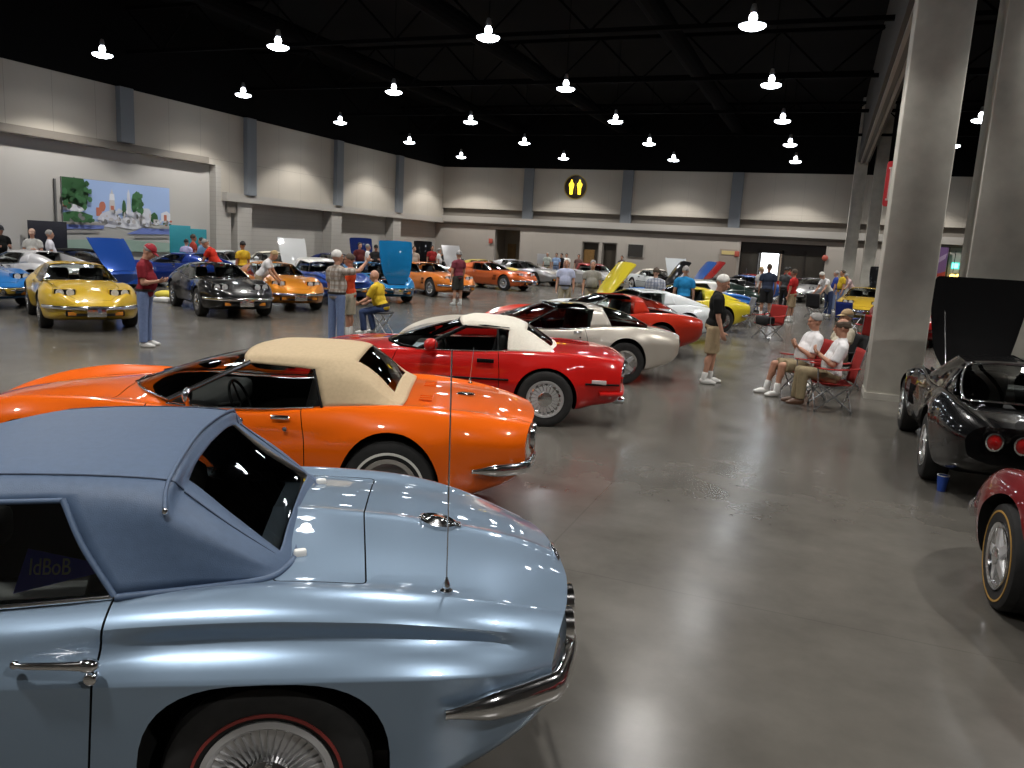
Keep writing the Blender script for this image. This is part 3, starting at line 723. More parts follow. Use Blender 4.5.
# ---- wheels: outer face towards local +y
def wheel(root, loc, side, R, W, kind, stripe=None):
    rim = R * (.63 if kind != 'turbine' else .66)
    b = MB()
    prof = [(rim, -W / 2), (R * .93, -W / 2), (R, -W / 2 + .03), (R, W / 2 - .03), (R * .975, W / 2 - .008), (R * .93, W / 2), (R * .80, W / 2 + .004), (rim + .008, W / 2 - .004), (rim, W / 2 - .02)]
    b.lathe([(r, h) for r, h in prof], 40, (0, 0, 0), 'Y', 0, closed=True)
    for k in (-.05, 0, .05):   # tread grooves
        b.lathe([(R + .0005, k - .004), (R + .0025, k - .004), (R + .0025, k + .004), (R + .0005, k + .004)], 40, (0, 0, 0), 'Y', 0, closed=True)
    if stripe:
        rs = R * stripe[1]; b.lathe([(rs, W / 2 + .001), (rs + stripe[2], W / 2 + .001), (rs + stripe[2], W / 2 + .0065), (rs, W / 2 + .0065)], 48, (0, 0, 0), 'Y', 1, closed=True)
    t = b.build('wheel', [RUBBER, stripe[0] if stripe else RUBBER], root, 35)
    t.location = loc; t.rotation_euler = (0, 0, 0 if side > 0 else PI)
    d = MB(); f = W / 2
    if kind == 'finned':     # radial finned cover with a spinner hub
        d.lathe([(rim, f - .02), (rim + .006, f + .004), (rim - .012, f + .010), (rim - .026, f - .004), (rim - .03, f - .03)], 48, (0, 0, 0), 'Y', 0)
        d.lathe([(rim - .03, f - .045), (.075, f - .028), (.06, f - .05)], 40, (0, 0, 0), 'Y', 2)
        nf = 40
        for i in range(nf):
            a = 2 * PI * i / nf; q = Matrix.Rotation(a, 3, 'Y')
            vs = [q @ Vector(p) for p in ((.085, f - .03, -.0035), (.085, f - .03, .0035), (.09, f + .006, 0), (rim - .03, f - .05, -.0065), (rim - .03, f - .05, .0065), (rim - .03, f - .012, 0))]
            d.add(vs, [(0, 2, 5, 3), (1, 4, 5, 2), (0, 1, 2), (3, 5, 4)], 0)
        d.lathe([(.085, f - .02), (.082, f + .008), (.06, f + .018), (.05, f + .03), (.03, f + .038), (.0001, f + .04)], 24, (0, 0, 0), 'Y', 1)
        for i in range(3):
            q = Matrix.Rotation(2 * PI * i / 3 + .4, 3, 'Y'); d.box(q @ Vector((.05, f + .03, 0)), (.08, .014, .022), q, 1, .004)
    elif kind == 'rally':
        d.lathe([(rim + .004, f - .01), (rim + .002, f + .006), (rim - .03, f + .0), (rim - .04, f - .02)], 40, (0, 0, 0), 'Y', 1)
        d.lathe([(rim - .04, f - .02), (rim - .055, f - .04), (.10, f - .012), (.085, f - .012)], 40, (0, 0, 0), 'Y', 0)
        for i in range(5):
            q = Matrix.Rotation(2 * PI * i / 5, 3, 'Y'); d.box(q @ Vector((rim - .068, f - .030, 0)), (.034, .018, .062), q, 2, .006)
        d.lathe([(.09, f - .012), (.085, f + .012), (.06, f + .022), (.045, f + .03), (.0001, f + .032)], 24, (0, 0, 0), 'Y', 1)
        for i in range(5):
            q = Matrix.Rotation(2 * PI * i / 5 + .6, 3, 'Y'); d.ellipsoid(q @ Vector((.108, f - .008, 0)), (.011, .012, .011), None, 1, 6, 4)
    elif kind == 'turbine':
        d.lathe([(rim + .004, f - .01), (rim, f + .004), (rim - .018, f + .002), (rim - .024, f - .014)], 48, (0, 0, 0), 'Y', 0)
        d.lathe([(rim - .02, f - .03), (.07, f - .022)], 40, (0, 0, 0), 'Y', 2)
        for i in range(20):
            a0 = 2 * PI * i / 20; w = .045
            vs = []
            for r, dd in ((.085, -.006), (rim - .02, -.008)):
                ww = .016 * r / .085 * .75
                for k in (-1, 1): vs.append(Matrix.Rotation(a0 + k * ww / r + (r - .085) * .5, 3, 'Y') @ Vector((r, f + dd + k * .004, 0)))
                for k in (-1, 1): vs.append(Matrix.Rotation(a0 + k * ww / r + (r - .085) * .5, 3, 'Y') @ Vector((r, f - .03, 0)))
            d.add(vs, [(0, 1, 5, 4), (0, 4, 6, 2), (1, 3, 7, 5)], 0)
        d.lathe([(rim - .03, f - .01), (rim - .05, f - .003), (rim - .06, f - .01)], 40, (0, 0, 0), 'Y', 1)
        d.lathe([(.09, f - .015), (.085, f + .0), (.055, f + .006), (.0001, f + .008)], 24, (0, 0, 0), 'Y', 1)
    else:                   # five spoke alloy
        d.lathe([(rim + .004, f - .01), (rim, f + .006), (rim - .03, f + .0), (rim - .045, f - .05)], 40, (0, 0, 0), 'Y', 1)
        d.lathe([(rim - .045, f - .05), (.0001, f - .05)], 40, (0, 0, 0), 'Y', 2)
        for i in range(5):
            q = Matrix.Rotation(2 * PI * i / 5, 3, 'Y'); vs = [q @ Vector(p) for p in ((.04, f + .006, -.035), (.04, f + .006, .035), (rim - .035, f - .006, .024), (rim - .035, f - .006, -.024), (.04, f - .04, -.04), (.04, f - .04, .04), (rim - .035, f - .04, .03), (rim - .035, f - .04, -.03))]
            d.add(vs, [(0, 1, 2, 3), (0, 4, 5, 1), (1, 5, 6, 2), (3, 2, 6, 7), (0, 3, 7, 4)], 0)
        d.lathe([(.06, f - .01), (.058, f + .014), (.035, f + .022), (.0001, f + .024)], 20, (0, 0, 0), 'Y', 1)
    c = d.build('hub_cap', [ALLOY, CHROME, DARKALLOY], t, 30)
    return t
def wheels(T, root, kind, stripe=None):
    R = T['wheel_r']
    for wx in (0, T['wb']):
        for s in (1, -1): wheel(root, (wx, s * T['track'], R), s, R, T['wheel_w'], kind, stripe)

def tube_part(name, root, path, r, m, n=8, closed=False, flat=None, smooth=60):
    b = MB(); b.tube(path, r, n, closed, flat=flat); return b.build(name, m, root, smooth)
def patch(a, b, nu, bulge=0.0, dirn=(0, 0, 1), nv=6):
    """ruled patch between two curves with a soft bulge"""
    A = resample([Vector(p) for p in a], nu); B = resample([Vector(p) for p in b], nu); d = Vector(dirn); rows = []
    for k in range(nv + 1):
        t = k / nv; rows.append([A[i].lerp(B[i], t) + d * (bulge * 4 * t * (1 - t)) for i in range(nu)])
    return rows
def windshield(root, base_c, base_k, head_c, head_k, g=None, frame=None, fr=.014):
    """base/header curves: centre and corner points"""
    g = g or GL_CLEAR
    def cur(c, k):
        c, k = Vector(c), Vector(k); out = []
        for i in range(-8, 9):
            u = i / 8; out.append(Vector((c.x + (k.x - c.x) * abs(u) ** 2.2, k.y * u, c.z + (k.z - c.z) * u * u)))
        return out
    A, B = cur(base_c, base_k), cur(head_c, head_k)
    b = MB(); b.grid(patch(A, B, 17, .015, (.5, 0, .6)))
    w = b.build('windshield', g, root, 60)
    if frame is not None:
        tube_part('windshield_frame', root, A[:1] + B[:], fr, frame) if False else None
        f = MB(); f.tube([A[0], B[0]] , fr * 1.5, 8); f.tube([A[-1], B[-1]], fr * 1.5, 8); f.tube(B, fr, 8); f.tube(A, fr * .7, 8)
        f.build('windshield_frame', frame, root, 60)
    return A, B
def side_windows(root, bottom, top, g=None, trim=None):
    """bottom/top curves on the left (y>0); built on both sides"""
    g = g or GL_CLEAR
    for s in (1, -1):
        f = lambda c: [Vector((p[0], s * p[1], p[2])) for p in c]
        b = MB(); b.grid(patch(f(bottom), f(top), 10, .012, (0, s, 0), 4)); b.build('side_window', g, root, 60)
        if trim is not None: tube_part('belt_trim', root, [p + Vector((0, s * .004, 0)) for p in f(bottom)], .008, trim)

def soft_top(root, m, stations, first, sub=4, win=None, g=None, thick=.012):
    """stations: control points ordered from the side's lower edge (A, B) over the roof edge C to the centre F;
    stations before index `first` carry only C..F (the side window is open there). win = (v0, v1) in station units."""
    st = [[Vector(p) for p in r] for r in stations]
    sa = 4
    accF = [catmull(r if i < first else r, sa) for i, r in enumerate(st)]
    top = [a if i < first else a[2 * sa:] for i, a in enumerate(accF)]
    nT = len(top[0])
    colsT = [catmull([top[i][j] for i in range(len(st))], sub) for j in range(nT)]
    rowsT = [[colsT[j][i] for j in range(nT)] for i in range(len(colsT[0]))]
    R = mirror_rows(rowsT); n = len(R[0])
    b = MB(); fs = []; wf = []; vs = [p for r in R for p in r]
    for i in range(len(R) - 1):
        for j in range(n - 1):
            q = (i * n + j, i * n + j + 1, (i + 1) * n + j + 1, (i + 1) * n + j)
            inside = win and win[0] * sub <= i < win[1] * sub and sa <= j < n - 1 - sa
            (wf if inside else fs).append(q)
    b.add(vs, fs)
    colsS = [catmull([accF[i][j] for i in range(first, len(st))], sub) for j in range(2 * sa)]
    for s in (1, -1):
        rows = [[colsS[j][i] for j in range(2 * sa)] + [rowsT[first * sub + i][0]] for i in range(len(colsS[0]))]
        b.grid([[Vector((p.x, s * p.y, p.z)) for p in r] for r in rows])
    def clean(o):
        bm = bmesh.new(); bm.from_mesh(o.data); bmesh.ops.remove_doubles(bm, verts=bm.verts[:], dist=.0015)
        bmesh.ops.delete(bm, geom=[v for v in bm.verts if not v.link_faces], context='VERTS'); bmesh.ops.recalc_face_normals(bm, faces=bm.faces[:])
        up = sum(f.normal.z * f.calc_area() for f in bm.faces)
        if up < 0: bmesh.ops.reverse_faces(bm, faces=bm.faces[:])
        bm.to_mesh(o.data); bm.free(); shade(o.data, 75)
    o = b.build('soft_top', m, root, 75, solid=thick); clean(o)
    if wf:
        w = MB(); w.add(vs, wf); wo = w.build('rear_window', g or GL_VINYL, root, 75); clean(wo)
    return o
def lift(root, dz, z0=.45, z1=.70, z2=.98, z3=1.22):
    """raise the upper body a little (all meshes but the wheels)"""
    for c in root.children:
        if c.type != 'MESH' or c.name.split('.')[0] == 'wheel': continue
        for o in [c] + list(c.children):
            if o.type == 'MESH':
                for v in o.data.vertices: v.co.z += dz * smoothstep(z0, z1, v.co.z) * (1 - smoothstep(z2, z3, v.co.z))

def seats(root, m, x=.62, z=.40):
    for s in (1, -1):
        b = MB(); y = s * .33
        b.box((x + .28, y, z + .06), (.52, .46, .15), None, 0, .05)
        b.box((x - .02, y, z + .34), (.15, .46, .62), Matrix.Rotation(-.25, 3, 'Y'), 0, .06)
        b.build('seat', m, root, 50)
def dash(root, m, x=1.52, z=.70):
    b = MB(); b.box((x, 0, z), (.34, 1.26, .18), None, 0, .05); b.box((x - .42, 0, .52), (.9, .20, .24), None, 0, .04); b.build('dashboard', m, root, 50)
    b = MB(); q = Matrix.Rotation(math.radians(-68), 3, 'Y'); pts = [q @ Vector((.185 * math.cos(a), .185 * math.sin(a), 0)) + Vector((x - .34, .34, .76)) for a in [2 * PI * i / 24 for i in range(24)]]
    b.tube(pts, .012, 6, True); c = Vector((x - .34, .34, .76))
    for k in (0, 8, 16): b.tube([c, pts[k]], .009, 5)
    b.tube([c, (x, .34, .70)], .018, 6); b.build('steering_wheel', BLACKP, root, 60)
def mirror_part(root, loc, m, size=(.10, .17, .10), glassm=CHROME):
    b = MB(); b.ellipsoid(loc, (size[0] / 2 * 1.1, size[1] / 2, size[2] / 2 * 1.05)); b.tube([(loc[0], loc[1], loc[2] - .01), (loc[0] + .02, loc[1] - .07 * math.copysign(1, loc[1]), loc[2] - .08)], .018, 8)
    o = b.build('mirror', m, root, 60)
    g = MB(); g.ellipsoid((loc[0] - size[0] * .42, loc[1], loc[2]), (.008, size[1] * .40, size[2] * .40)); g.build('mirror_glass', glassm, o, 60)
def tail_lights(root, ys, x, z, r=.062, bow=.1):
    for y in ys:
        for s in (1, -1):
            xx = x + bow * (abs(y) / .7) ** 2.2
            b = MB(); b.lathe([(r + .012, .02), (r + .012, -.012), (r, -.016), (r, -.004)], 24, (xx, s * y, z), 'X', 1); b.lathe([(r, -.006), (r * .5, -.016), (.0001, -.02)], 24, (xx, s * y, z), 'X', 0)
            b.build('tail_light', [TAIL_RED, CHROME], root, 40)
def plate(root, x, z, m=PLATE, nx=1):
    b = MB(); b.box((x, 0, z), (.012, .31, .155), None, 0, .004); b.box((x + nx * .004, 0, z), (.01, .325, .17), None, 1, .004); b.build('licence_plate', [m, CHROME], root, 40)
def antenna(root, p, h=.9, lean=(-.02, 0)):
    p = Vector(p); b = MB(); b.lathe([(.022, -.01), (.022, .004), (.012, .012), (.014, .022), (.008, .04), (.004, .05)], 12, p)
    b.tube([p + Vector((0, 0, .03)), p + Vector((lean[0], lean[1], h))], .0028, 6); b.build('antenna', CHROME, root, 50)
def handle_push(root, x, y, z, s=1):
    pass
def edge_path(T, z, xa, front, off=.012, inner=None, n=9):
    """outline of the body in plan from x=xa round the end to y=inner (left side first)"""
    xe = T['x1'] if front else T['x0']
    pts = []
    for i in range(n + 1):
        x = xa + (xe - xa) * i / n; h = interp(T['half'], x)
        if front: xx = x - T['bow_n'] * smoothstep(T['x1'] - .85, T['x1'], x)
        else: xx = x + T['bow_t'] * (1 - smoothstep(T['x0'], T['x0'] + .75, x))
        pts.append((xx, h))
    h = pts[-1][1]
    yi = inner if inner is not None else 0.0
    for i in range(1, 6):
        y = h + (yi - h) * i / 5
        q = (abs(y) / h) ** 2.2
        pts.append(((xe - T['bow_n'] * q) if front else (xe + T['bow_t'] * q), y))
    out = []
    for i, (x, y) in enumerate(pts):
        a = Vector(pts[max(0, i - 1)]); b = Vector(pts[min(len(pts) - 1, i + 1)]); t = (b - a).normalized()
        nn = Vector((-t.y, t.x)) if front else Vector((t.y, -t.x))
        if (front and nn.x < -.2 and nn.y < 0) or (not front and nn.x > .2 and nn.y < 0): nn = -nn
        if nn.y < 0 and i < n: nn = -nn
        out.append(Vector((x + nn.x * off, y + nn.y * off, z)))
    return out
def rear_bumpers(T, root, z, xa=-.62, inner=.30, r=.03, flat=1.5, off=.02):
    for s in (1, -1):
        p = [Vector((q.x, s * q.y, q.z)) for q in edge_path(T, z, xa, False, off, inner)]
        p = catmull(p, 2); k = len(p); rs = [r * (.35 + .65 * smoothstep(0, .35, i / (k - 1))) * (1 - .4 * smoothstep(.85, 1, i / (k - 1))) for i in range(k)]
        b = MB(); b.tube(p, rs, 12, flat=flat); b.build('rear_bumper', CHROME, root, 50)
def front_bumper(T, root, z, xa=3.0, r=.026, flat=1.35, off=.016):
    p = edge_path(T, z, xa, True, off, 0.0); L = p + [Vector((q.x, -q.y, q.z)) for q in reversed(p[:-1])]
    L = catmull(L, 2); b = MB(); b.tube(L, r, 10, flat=flat); b.build('front_bumper', CHROME, root, 50)
def grille(T, root, x, w, z0, z1):
    b = MB(); b.box((x, 0, (z0 + z1) / 2), (.10, w * 2, z1 - z0), None, 0, .02)
    for k in range(5): b.box((x + .052, 0, z0 + .02 + (z1 - z0 - .04) * k / 4), (.012, w * 2 - .06, .006), None, 1)
    b.build('grille', [BLACKP, DARKALLOY], root, 40)
    for s in (1, -1):
        c = MB(); c.box((x + .045, s * (w - .10), (z0 + z1) / 2), (.03, .14, (z1 - z0) * .7), None, 0, .008); c.build('turn_signal', AMBER, root, 40)
def popup_lights(root, x=3.06, y=.47, z=.70, m=P_TPL):
    for s in (1, -1):
        b = MB(); b.box((x, s * y, z), (.20, .40, .15), Matrix.Rotation(.0, 3, 'Y'), 0, .03)
        b.box((x + .095, s * y, z), (.02, .36, .125), None, 1, .01)
        o = b.build('headlight_door', [m, BLACKP], root, 40)
        for k in (-1, 1):
            c = MB(); c.lathe([(.068, -.01), (.068, .012), (.058, .014), (.045, .008), (.0001, .02)], 20, (x + .10, s * y + k * .088, z), 'X'); c.build('headlight', LENS, o, 40)
def engine(root, x=2.55, z=.52):
    b = MB(); b.box((x, 0, z), (.75, .36, .3), None, 0, .04)
    for s in (1, -1): b.box((x, s * .24, z + .10), (.62, .14, .12), Matrix.Rotation(s * .5, 3, 'X'), 1, .03)
    b.lathe([(.17, 0), (.18, .03), (.17, .075), (.05, .085), (.0001, .1)], 24, (x - .02, 0, z + .18), 'Z', 1)
    b.lathe([(.05, .03), (.14, .03), (.14, .05), (.05, .05)], 16, (x + .42, 0, z + .05), 'X', 2)
    b.box((x + .62, 0, z), (.06, .70, .36), None, 2, .01)
    b.build('engine', [mat('engine_orange', (.45, .08, .02), .5), CHROME, BLACKP], root, 40)
def open_hood(T, root, ang, hinge=None, under=None):
    """swing the hood up round its front edge, leaving an engine bay"""
    h = [c for c in root.children if c.name.split('.')[0] == 'hood'][0]
    hp = hinge or (T['hood'][-1][0] + .02, 0, .58)
    M = Matrix.Translation(hp) @ Matrix.Rotation(ang, 4, 'Y') @ Matrix.Translation([-c for c in hp])
    # keep only the skin, give it thickness
    bm = bmesh.new(); bm.from_mesh(h.data)
    bmesh.ops.delete(bm, geom=[f for f in bm.faces if abs(f.normal.z) < .3 or f.material_index != 0 and f.normal.z < .3], context='FACES')
    bm.normal_update(); bm.to_mesh(h.data); bm.free()
    h.data.transform(M)
    if under: h.data.materials.append(under)
    md = h.modifiers.new('thickness', 'SOLIDIFY'); md.thickness = .025; md.offset = -1
    if under: md.material_offset = len(h.data.materials) - 1; md.material_offset_rim = 0
    b = MB(); x0 = T['hood'][0][0] + .02; b.box(((x0 + 3.2) / 2, 0, .34), (3.2 - x0, .98, .02), None, 0); b.box((x0, 0, .56), (.02, .96, .42)); b.box((2.6, .49, .54), (1.1, .02, .40)); b.box((2.6, -.49, .54), (1.1, .02, .40))
    b.build('engine_bay', UNDER, root); engine(root)
    tube_part('prop_rod', root, [(2.3, .42, .70), Vector((2.3, .40, .74)).lerp(M @ Vector((2.4, .40, .78)), .9)], .008, CHROME)
def c3_common(root, pm, kind, stripe, lights=True, bumpers=True, rear=True, gills=True):
    T = C3
    wheels(T, root, kind, stripe)
    if bumpers:
        front_bumper(T, root, .47); rear_bumpers(T, root, .475)
    grille(T, root, 3.42, .50, .31, .42)
    tail_lights(root, (.24, .45), -1.085, .62, .058, .10)
    plate(root, -1.09, .47, nx=-1)
    plate(root, 3.60, .40)
    if lights: popup_lights(root, m=pm)
    if gills:
        for s in (1, -1):
            b = MB()
            for k in range(4):
                x = 2.02 - k * .055; h = interp(T['half'], x) + .002; b.box((x, s * (h - .012), .545), (.022, .03, .20), Matrix.Rotation(.22, 3, 'Y'), 0, .006)
            b.build('fender_vent', BLACKP, root, 40)
    for s in (1, -1):
        b = MB(); h = interp(T['half'], .74)
        b.box((.78, s * (h - .02), .765), (.13, .03, .022), Matrix.Rotation(s * -.5, 3, 'X'), 0, .006); b.lathe([(.016, 0), (.016, .012), (.0001, .014)], 12, (.74, s * (h + .004) - (0 if s > 0 else .0), .69), 'Y'); b.build('door_handle', CHROME, root, 40)
def c3_windshield(root, pm, trim=CHROME):
    A, B = windshield(root, (2.03, 0, .865), (1.60, .665, .835), (1.15, 0, 1.178), (1.06, .50, 1.135), frame=trim)
    c3_wipers = MB(); c3_wipers.tube([(1.98, .3, .885), (1.80, -.12, .94)], .006, 5); c3_wipers.tube([(1.98, -.25, .885), (1.84, -.55, .90)], .006, 5); c3_wipers.build('wiper', BLACKP, root)
C3_BELT = [(1.60, .70, .815), (1.3, .715, .80), (.9, .712, .81), (.56, .705, .83)]
C3_TOP = [(1.60, .665, .835), (1.33, .585, .985), (1.06, .50, 1.135), (.80, .525, 1.15), (.46, .535, 1.135)]
def c3_coupe(root, pm, interior=INT_BLACK, kind='rally', stripe=None, lights=True, open_h=0, under=None, roof_m=None, fast=False, bumpers=True, gl=None, trim_rear=False):
    T = C3; car_body(T, root, pm, interior, rear_well=fast)
    c3_common(root, pm, kind, stripe, lights, bumpers)
    c3_windshield(root, pm)
    gl = gl or GL_CLEAR
    side_windows(root, C3_BELT, C3_TOP, gl, CHROME)
    # roof: hoop + two lift-out panels + centre bar
    def roofrow(x, dz=0.0): 
        t = (x - .3) / .85
        return [Vector((x, .515 if x > .9 else .525, 1.14 + dz)), Vector((x, .46, 1.172 + dz)), Vector((x, .25, 1.197 + dz)), Vector((x + .0, 0, 1.204 + dz))]
    rm = roof_m or pm
    rows = mirror_rows(loft([roofrow(1.09, -.005), roofrow(.9), roofrow(.7), roofrow(.52)], 3, 3))
    b = MB(); b.grid(rows); b.build('roof_panel', rm, root, 60, solid=.015)
    rows = mirror_rows(loft([roofrow(.56, .003), roofrow(.44, .002), roofrow(.30, -.012)], 3, 3)); b = MB(); b.grid(rows)
    b.box((.80, 0, 1.205), (.56, .05, .018), None, 0, .006)
    for s in (1, -1):
        b.grid(patch([(.56, s * .53, 1.14), (.44, s * .533, 1.135), (.30, s * .53, 1.125)], [(.60, s * .70, .82), (.40, s * .715, .84), (.20, s * .71, .855)], 6, .012, (0, s, 0), 4))
    b.build('roof_hoop', pm, root, 60, solid=.018)
    if fast:
        top = [(.32, .525, 1.125), (.28, .46, 1.158), (.26, .25, 1.185), (.255, 0, 1.192)]
        mid = [(.0, .60, 1.0), (-.06, .46, 1.065), (-.09, .25, 1.095), (-.095, 0, 1.10)]
        low = [(-.42, .62, .865), (-.50, .44, .872), (-.56, .25, .88), (-.57, 0, .885)]
        rows = mirror_rows(loft([[Vector(p) for p in r] for r in (top, mid, low)], 4, 3)); b = MB(); b.grid(rows)
        for s in (1, -1):
            b.grid(patch([(.32, s * .525, 1.125), (.0, s * .60, 1.0), (-.42, s * .62, .865)], [(.20, s * .70, .86), (-.1, s * .69, .868), (-.42, s * .64, .862)], 8, .01, (0, s, 0), 4))
        b.build('rear_window', gl, root, 60)
        if trim_rear: tube_part('rear_window_trim', root, catmull([(.32, .53, 1.13), (.0, .605, 1.005), (-.42, .625, .868), (-.50, .44, .876), (-.57, 0, .89), (-.50, -.44, .876), (-.42, -.625, .868), (.0, -.605, 1.005), (.32, -.53, 1.13), (.285, -.46, 1.165), (.26, 0, 1.20), (.285, .46, 1.165)], 3, True), .011, CHROME, 8, True)
    else:
        # flying buttresses and upright rear window
        for s in (1, -1):
            b = MB()
            top = catmull([(.32, s * .525, 1.128), (.05, s * .555, 1.075), (-.30, s * .60, .965), (-.62, s * .63, .862)], 4)
            out = catmull([(.24, s * .712, .852), (.0, s * .71, .865), (-.3, s * .695, .868), (-.64, s * .66, .845)], 4)
            inn = catmull([(.28, s * .46, 1.155), (.02, s * .47, 1.085), (-.30, s * .50, .965), (-.62, s * .53, .855)], 4)
            inl = catmull([(.24, s * .44, .86), (.0, s * .45, .86), (-.3, s * .47, .855), (-.6, s * .50, .84)], 4)
            b.grid(patch(top, out, 12, .015, (0, s, 0), 5)); b.grid(patch(inn, top, 12, .004, (0, 0, 1), 3)); b.grid(patch(inn, inl, 12, 0, (0, 0, 1), 3))
            b.build('roof_buttress', pm, root, 60)
        b = MB(); b.grid(patch([(.26, -.46, 1.15), (.25, 0, 1.185), (.26, .46, 1.15)], [(.18, -.44, .86), (.14, 0, .875), (.18, .44, .86)], 9, 0, (0, 0, 1), 4)); b.build('rear_window', gl, root, 60)
        tube_part('rear_window_trim', root, [(.17, -.44, .872), (.13, 0, .886), (.17, .44, .872)], .008, CHROME)
    seats(root, interior); dash(root, interior)
    if open_h: open_hood(T, root, open_h, under=under)
    lift(root, .035)
def c3_conv(root, pm, top_m, interior=INT_BLACK, kind='rally', stripe=None, lights=False):
    T = C3; car_body(T, root, pm, interior)
    c3_common(root, pm, kind, stripe, lights)
    c3_windshield(root, pm)
    side_windows(root, C3_BELT, C3_TOP, GL_CLEAR, CHROME)
    st = [[(1.10, .505, 1.13), (1.12, .45, 1.175), (1.15, .24, 1.195), (1.16, 0, 1.20)],
          [(.98, .55, 1.135), (.98, .49, 1.20), (.98, .25, 1.235), (.98, 0, 1.24)],
          [(.50, .712, .832), (.545, .655, .97), (.58, .58, 1.11), (.60, .50, 1.20), (.60, .26, 1.242), (.60, 0, 1.248)],
          [(.34, .722, .85), (.34, .672, .96), (.335, .595, 1.085), (.32, .46, 1.185), (.30, .25, 1.22), (.30, 0, 1.228)],
          [(.18, .716, .862), (.185, .668, .935), (.19, .60, 1.02), (.19, .43, 1.10), (.19, .24, 1.128), (.19, 0, 1.135)],
          [(.03, .70, .867), (.03, .675, .885), (.02, .635, .905), (.01, .45, .92), (.01, .25, .935), (.01, 0, .94)],
          [(-.06, .655, .866), (-.065, .64, .867), (-.075, .61, .868), (-.085, .46, .868), (-.085, .25, .873), (-.085, 0, .876)]]
    soft_top(root, top_m, st, 2, win=(3.25, 4.9))
    f = MB()
    for s in (1, -1): f.tube(catmull([(.585, s * .578, 1.108), (.545, s * .66, .97), (.50, s * .717, .832)], 3), .010, 6)
    f.build('top_binding', BLACKP, root, 60)
    seats(root, interior); dash(root, interior)
    for s in (1,): mirror_part(root, (1.42, .80, .90), CHROME, (.05, .13, .11))
    antenna(root, (-.55, -.60, .83), .35)
    b = MB()
    for s in (1, -1):
        for k in range(3): b.box((-.22 - k * .0, s * .30 - .08 + k * .08, .862), (.10, .05, .006), None, 0, .002)
    b.build('deck_vent', pm, root)
    c = MB(); c.lathe([(.075, 0), (.075, .012), (.06, .016), (.0001, .017)], 24, (-.52, 0, .835), 'Z'); c.build('fuel_door', CHROME, root, 40)
    lift(root, .035)

def c4_conv(root, pm, top_m, interior=INT_BLACK, open_h=0):
    T = C4 if not open_h else dict(C4, hood=[(2.0, .60), (2.45, .60), (2.95, .56), (3.26, .42)]); car_body(T, root, pm, interior)
    wheels(T, root, 'turbine')
    A, B = windshield(root, (1.98, 0, .845), (1.52, .70, .825), (1.10, 0, 1.135), (.98, .50, 1.10), frame=BLACKP, fr=.016)
    bl = [(1.55, .775, .83), (1.2, .785, .835), (.8, .785, .845), (.47, .78, .86)]
    tp = [(1.50, .70, .835), (1.25, .605, .965), (.98, .51, 1.10), (.75, .545, 1.115), (.45, .56, 1.095)]
    side_windows(root, bl, tp, GL_CLEAR, CHROME)
    b = MB()
    for s in (1, -1): b.tube([(1.50, s * .70, .835), (1.25, s * .61, .965), (.99, s * .515, 1.10), (.75, s * .55, 1.118), (.46, s * .565, 1.10)], .016, 8); b.tube([(.60, s * .56, 1.10), (.58, s * .775, .85)], .014, 6)
    b.build('window_frame', BLACKP, root, 60)
    st = [[(1.02, .515, 1.105), (1.05, .45, 1.138), (1.08, .24, 1.153), (1.09, 0, 1.158)],
          [(.90, .55, 1.115), (.90, .48, 1.17), (.90, .25, 1.196), (.90, 0, 1.20)],
          [(.47, .785, .862), (.47, .70, .98), (.46, .592, 1.095), (.46, .50, 1.15), (.46, .26, 1.175), (.46, 0, 1.18)],
          [(.30, .785, .868), (.29, .71, .95), (.27, .60, 1.03), (.25, .44, 1.085), (.24, .26, 1.105), (.235, 0, 1.11)],
          [(.14, .775, .87), (.13, .72, .915), (.11, .63, .96), (.08, .45, .99), (.06, .26, 1.005), (.055, 0, 1.01)],
          [(.0, .735, .872), (-.01, .70, .882), (-.02, .64, .893), (-.05, .46, .905), (-.08, .26, .915), (-.085, 0, .92)],
          [(-.06, .69, .87), (-.065, .66, .872), (-.07, .62, .874), (-.11, .47, .876), (-.14, .27, .885), (-.145, 0, .89)]]
    soft_top(root, top_m, st, 2, win=(3.0, 4.9), thick=.016)
    for s in (1, -1):
        p = [Vector((x, s * (interp(T['half'], x) + .004), .535)) for x in [-.86 + i * .1 for i in range(0, 43)] if not (-.40 < x < .40 or 2.04 < x < 2.85)]
        segs = []; cur = [p[0]]
        for a, c in zip(p, p[1:]):
            if (c - a).length > .2: segs.append(cur); cur = []
            cur.append(c)
        segs.append(cur); m = MB()
        for sg in segs:
            if len(sg) > 1: m.tube(sg, .012, 6, flat=1.0)
        m.build('rub_strip', BLACKP, root, 60)
        h = MB(); h.box((.72, s * .882, .745), (.20, .02, .05), None, 0, .012); h.build('door_handle', BLACKP, root, 40)
        h = MB(); h.box((-.62, s * .872, .56), (.17, .025, .05), None, 0, .006); h.build('side_marker', mat('silver_marker', (.55, .5, .5), .3), root, 40)
        mirror_part(root, (1.36, s * .90, .905), pm, (.15, .22, .14), DARKALLOY)
    tail_lights(root, (.30, .55), -.985, .64, .062, .10); plate(root, -.99, .50, nx=-1)
    p = edge_path(T, .42, -.7, False, .006, 0); L = p + [Vector((q.x, -q.y, q.z)) for q in reversed(p[:-1])]; tube_part('rear_bumper', root, L, .03, pm, 8)
    if open_h: open_hood(T, root, open_h)
    for s in (1, -1):
        for y in (.28, .38): b = MB(); b.tube([(-.70, s * y, .27), (-.99, s * y, .26)], .04, 12); b.build('exhaust_tip', CHROME, root, 40)
    seats(root, interior); dash(root, interior)

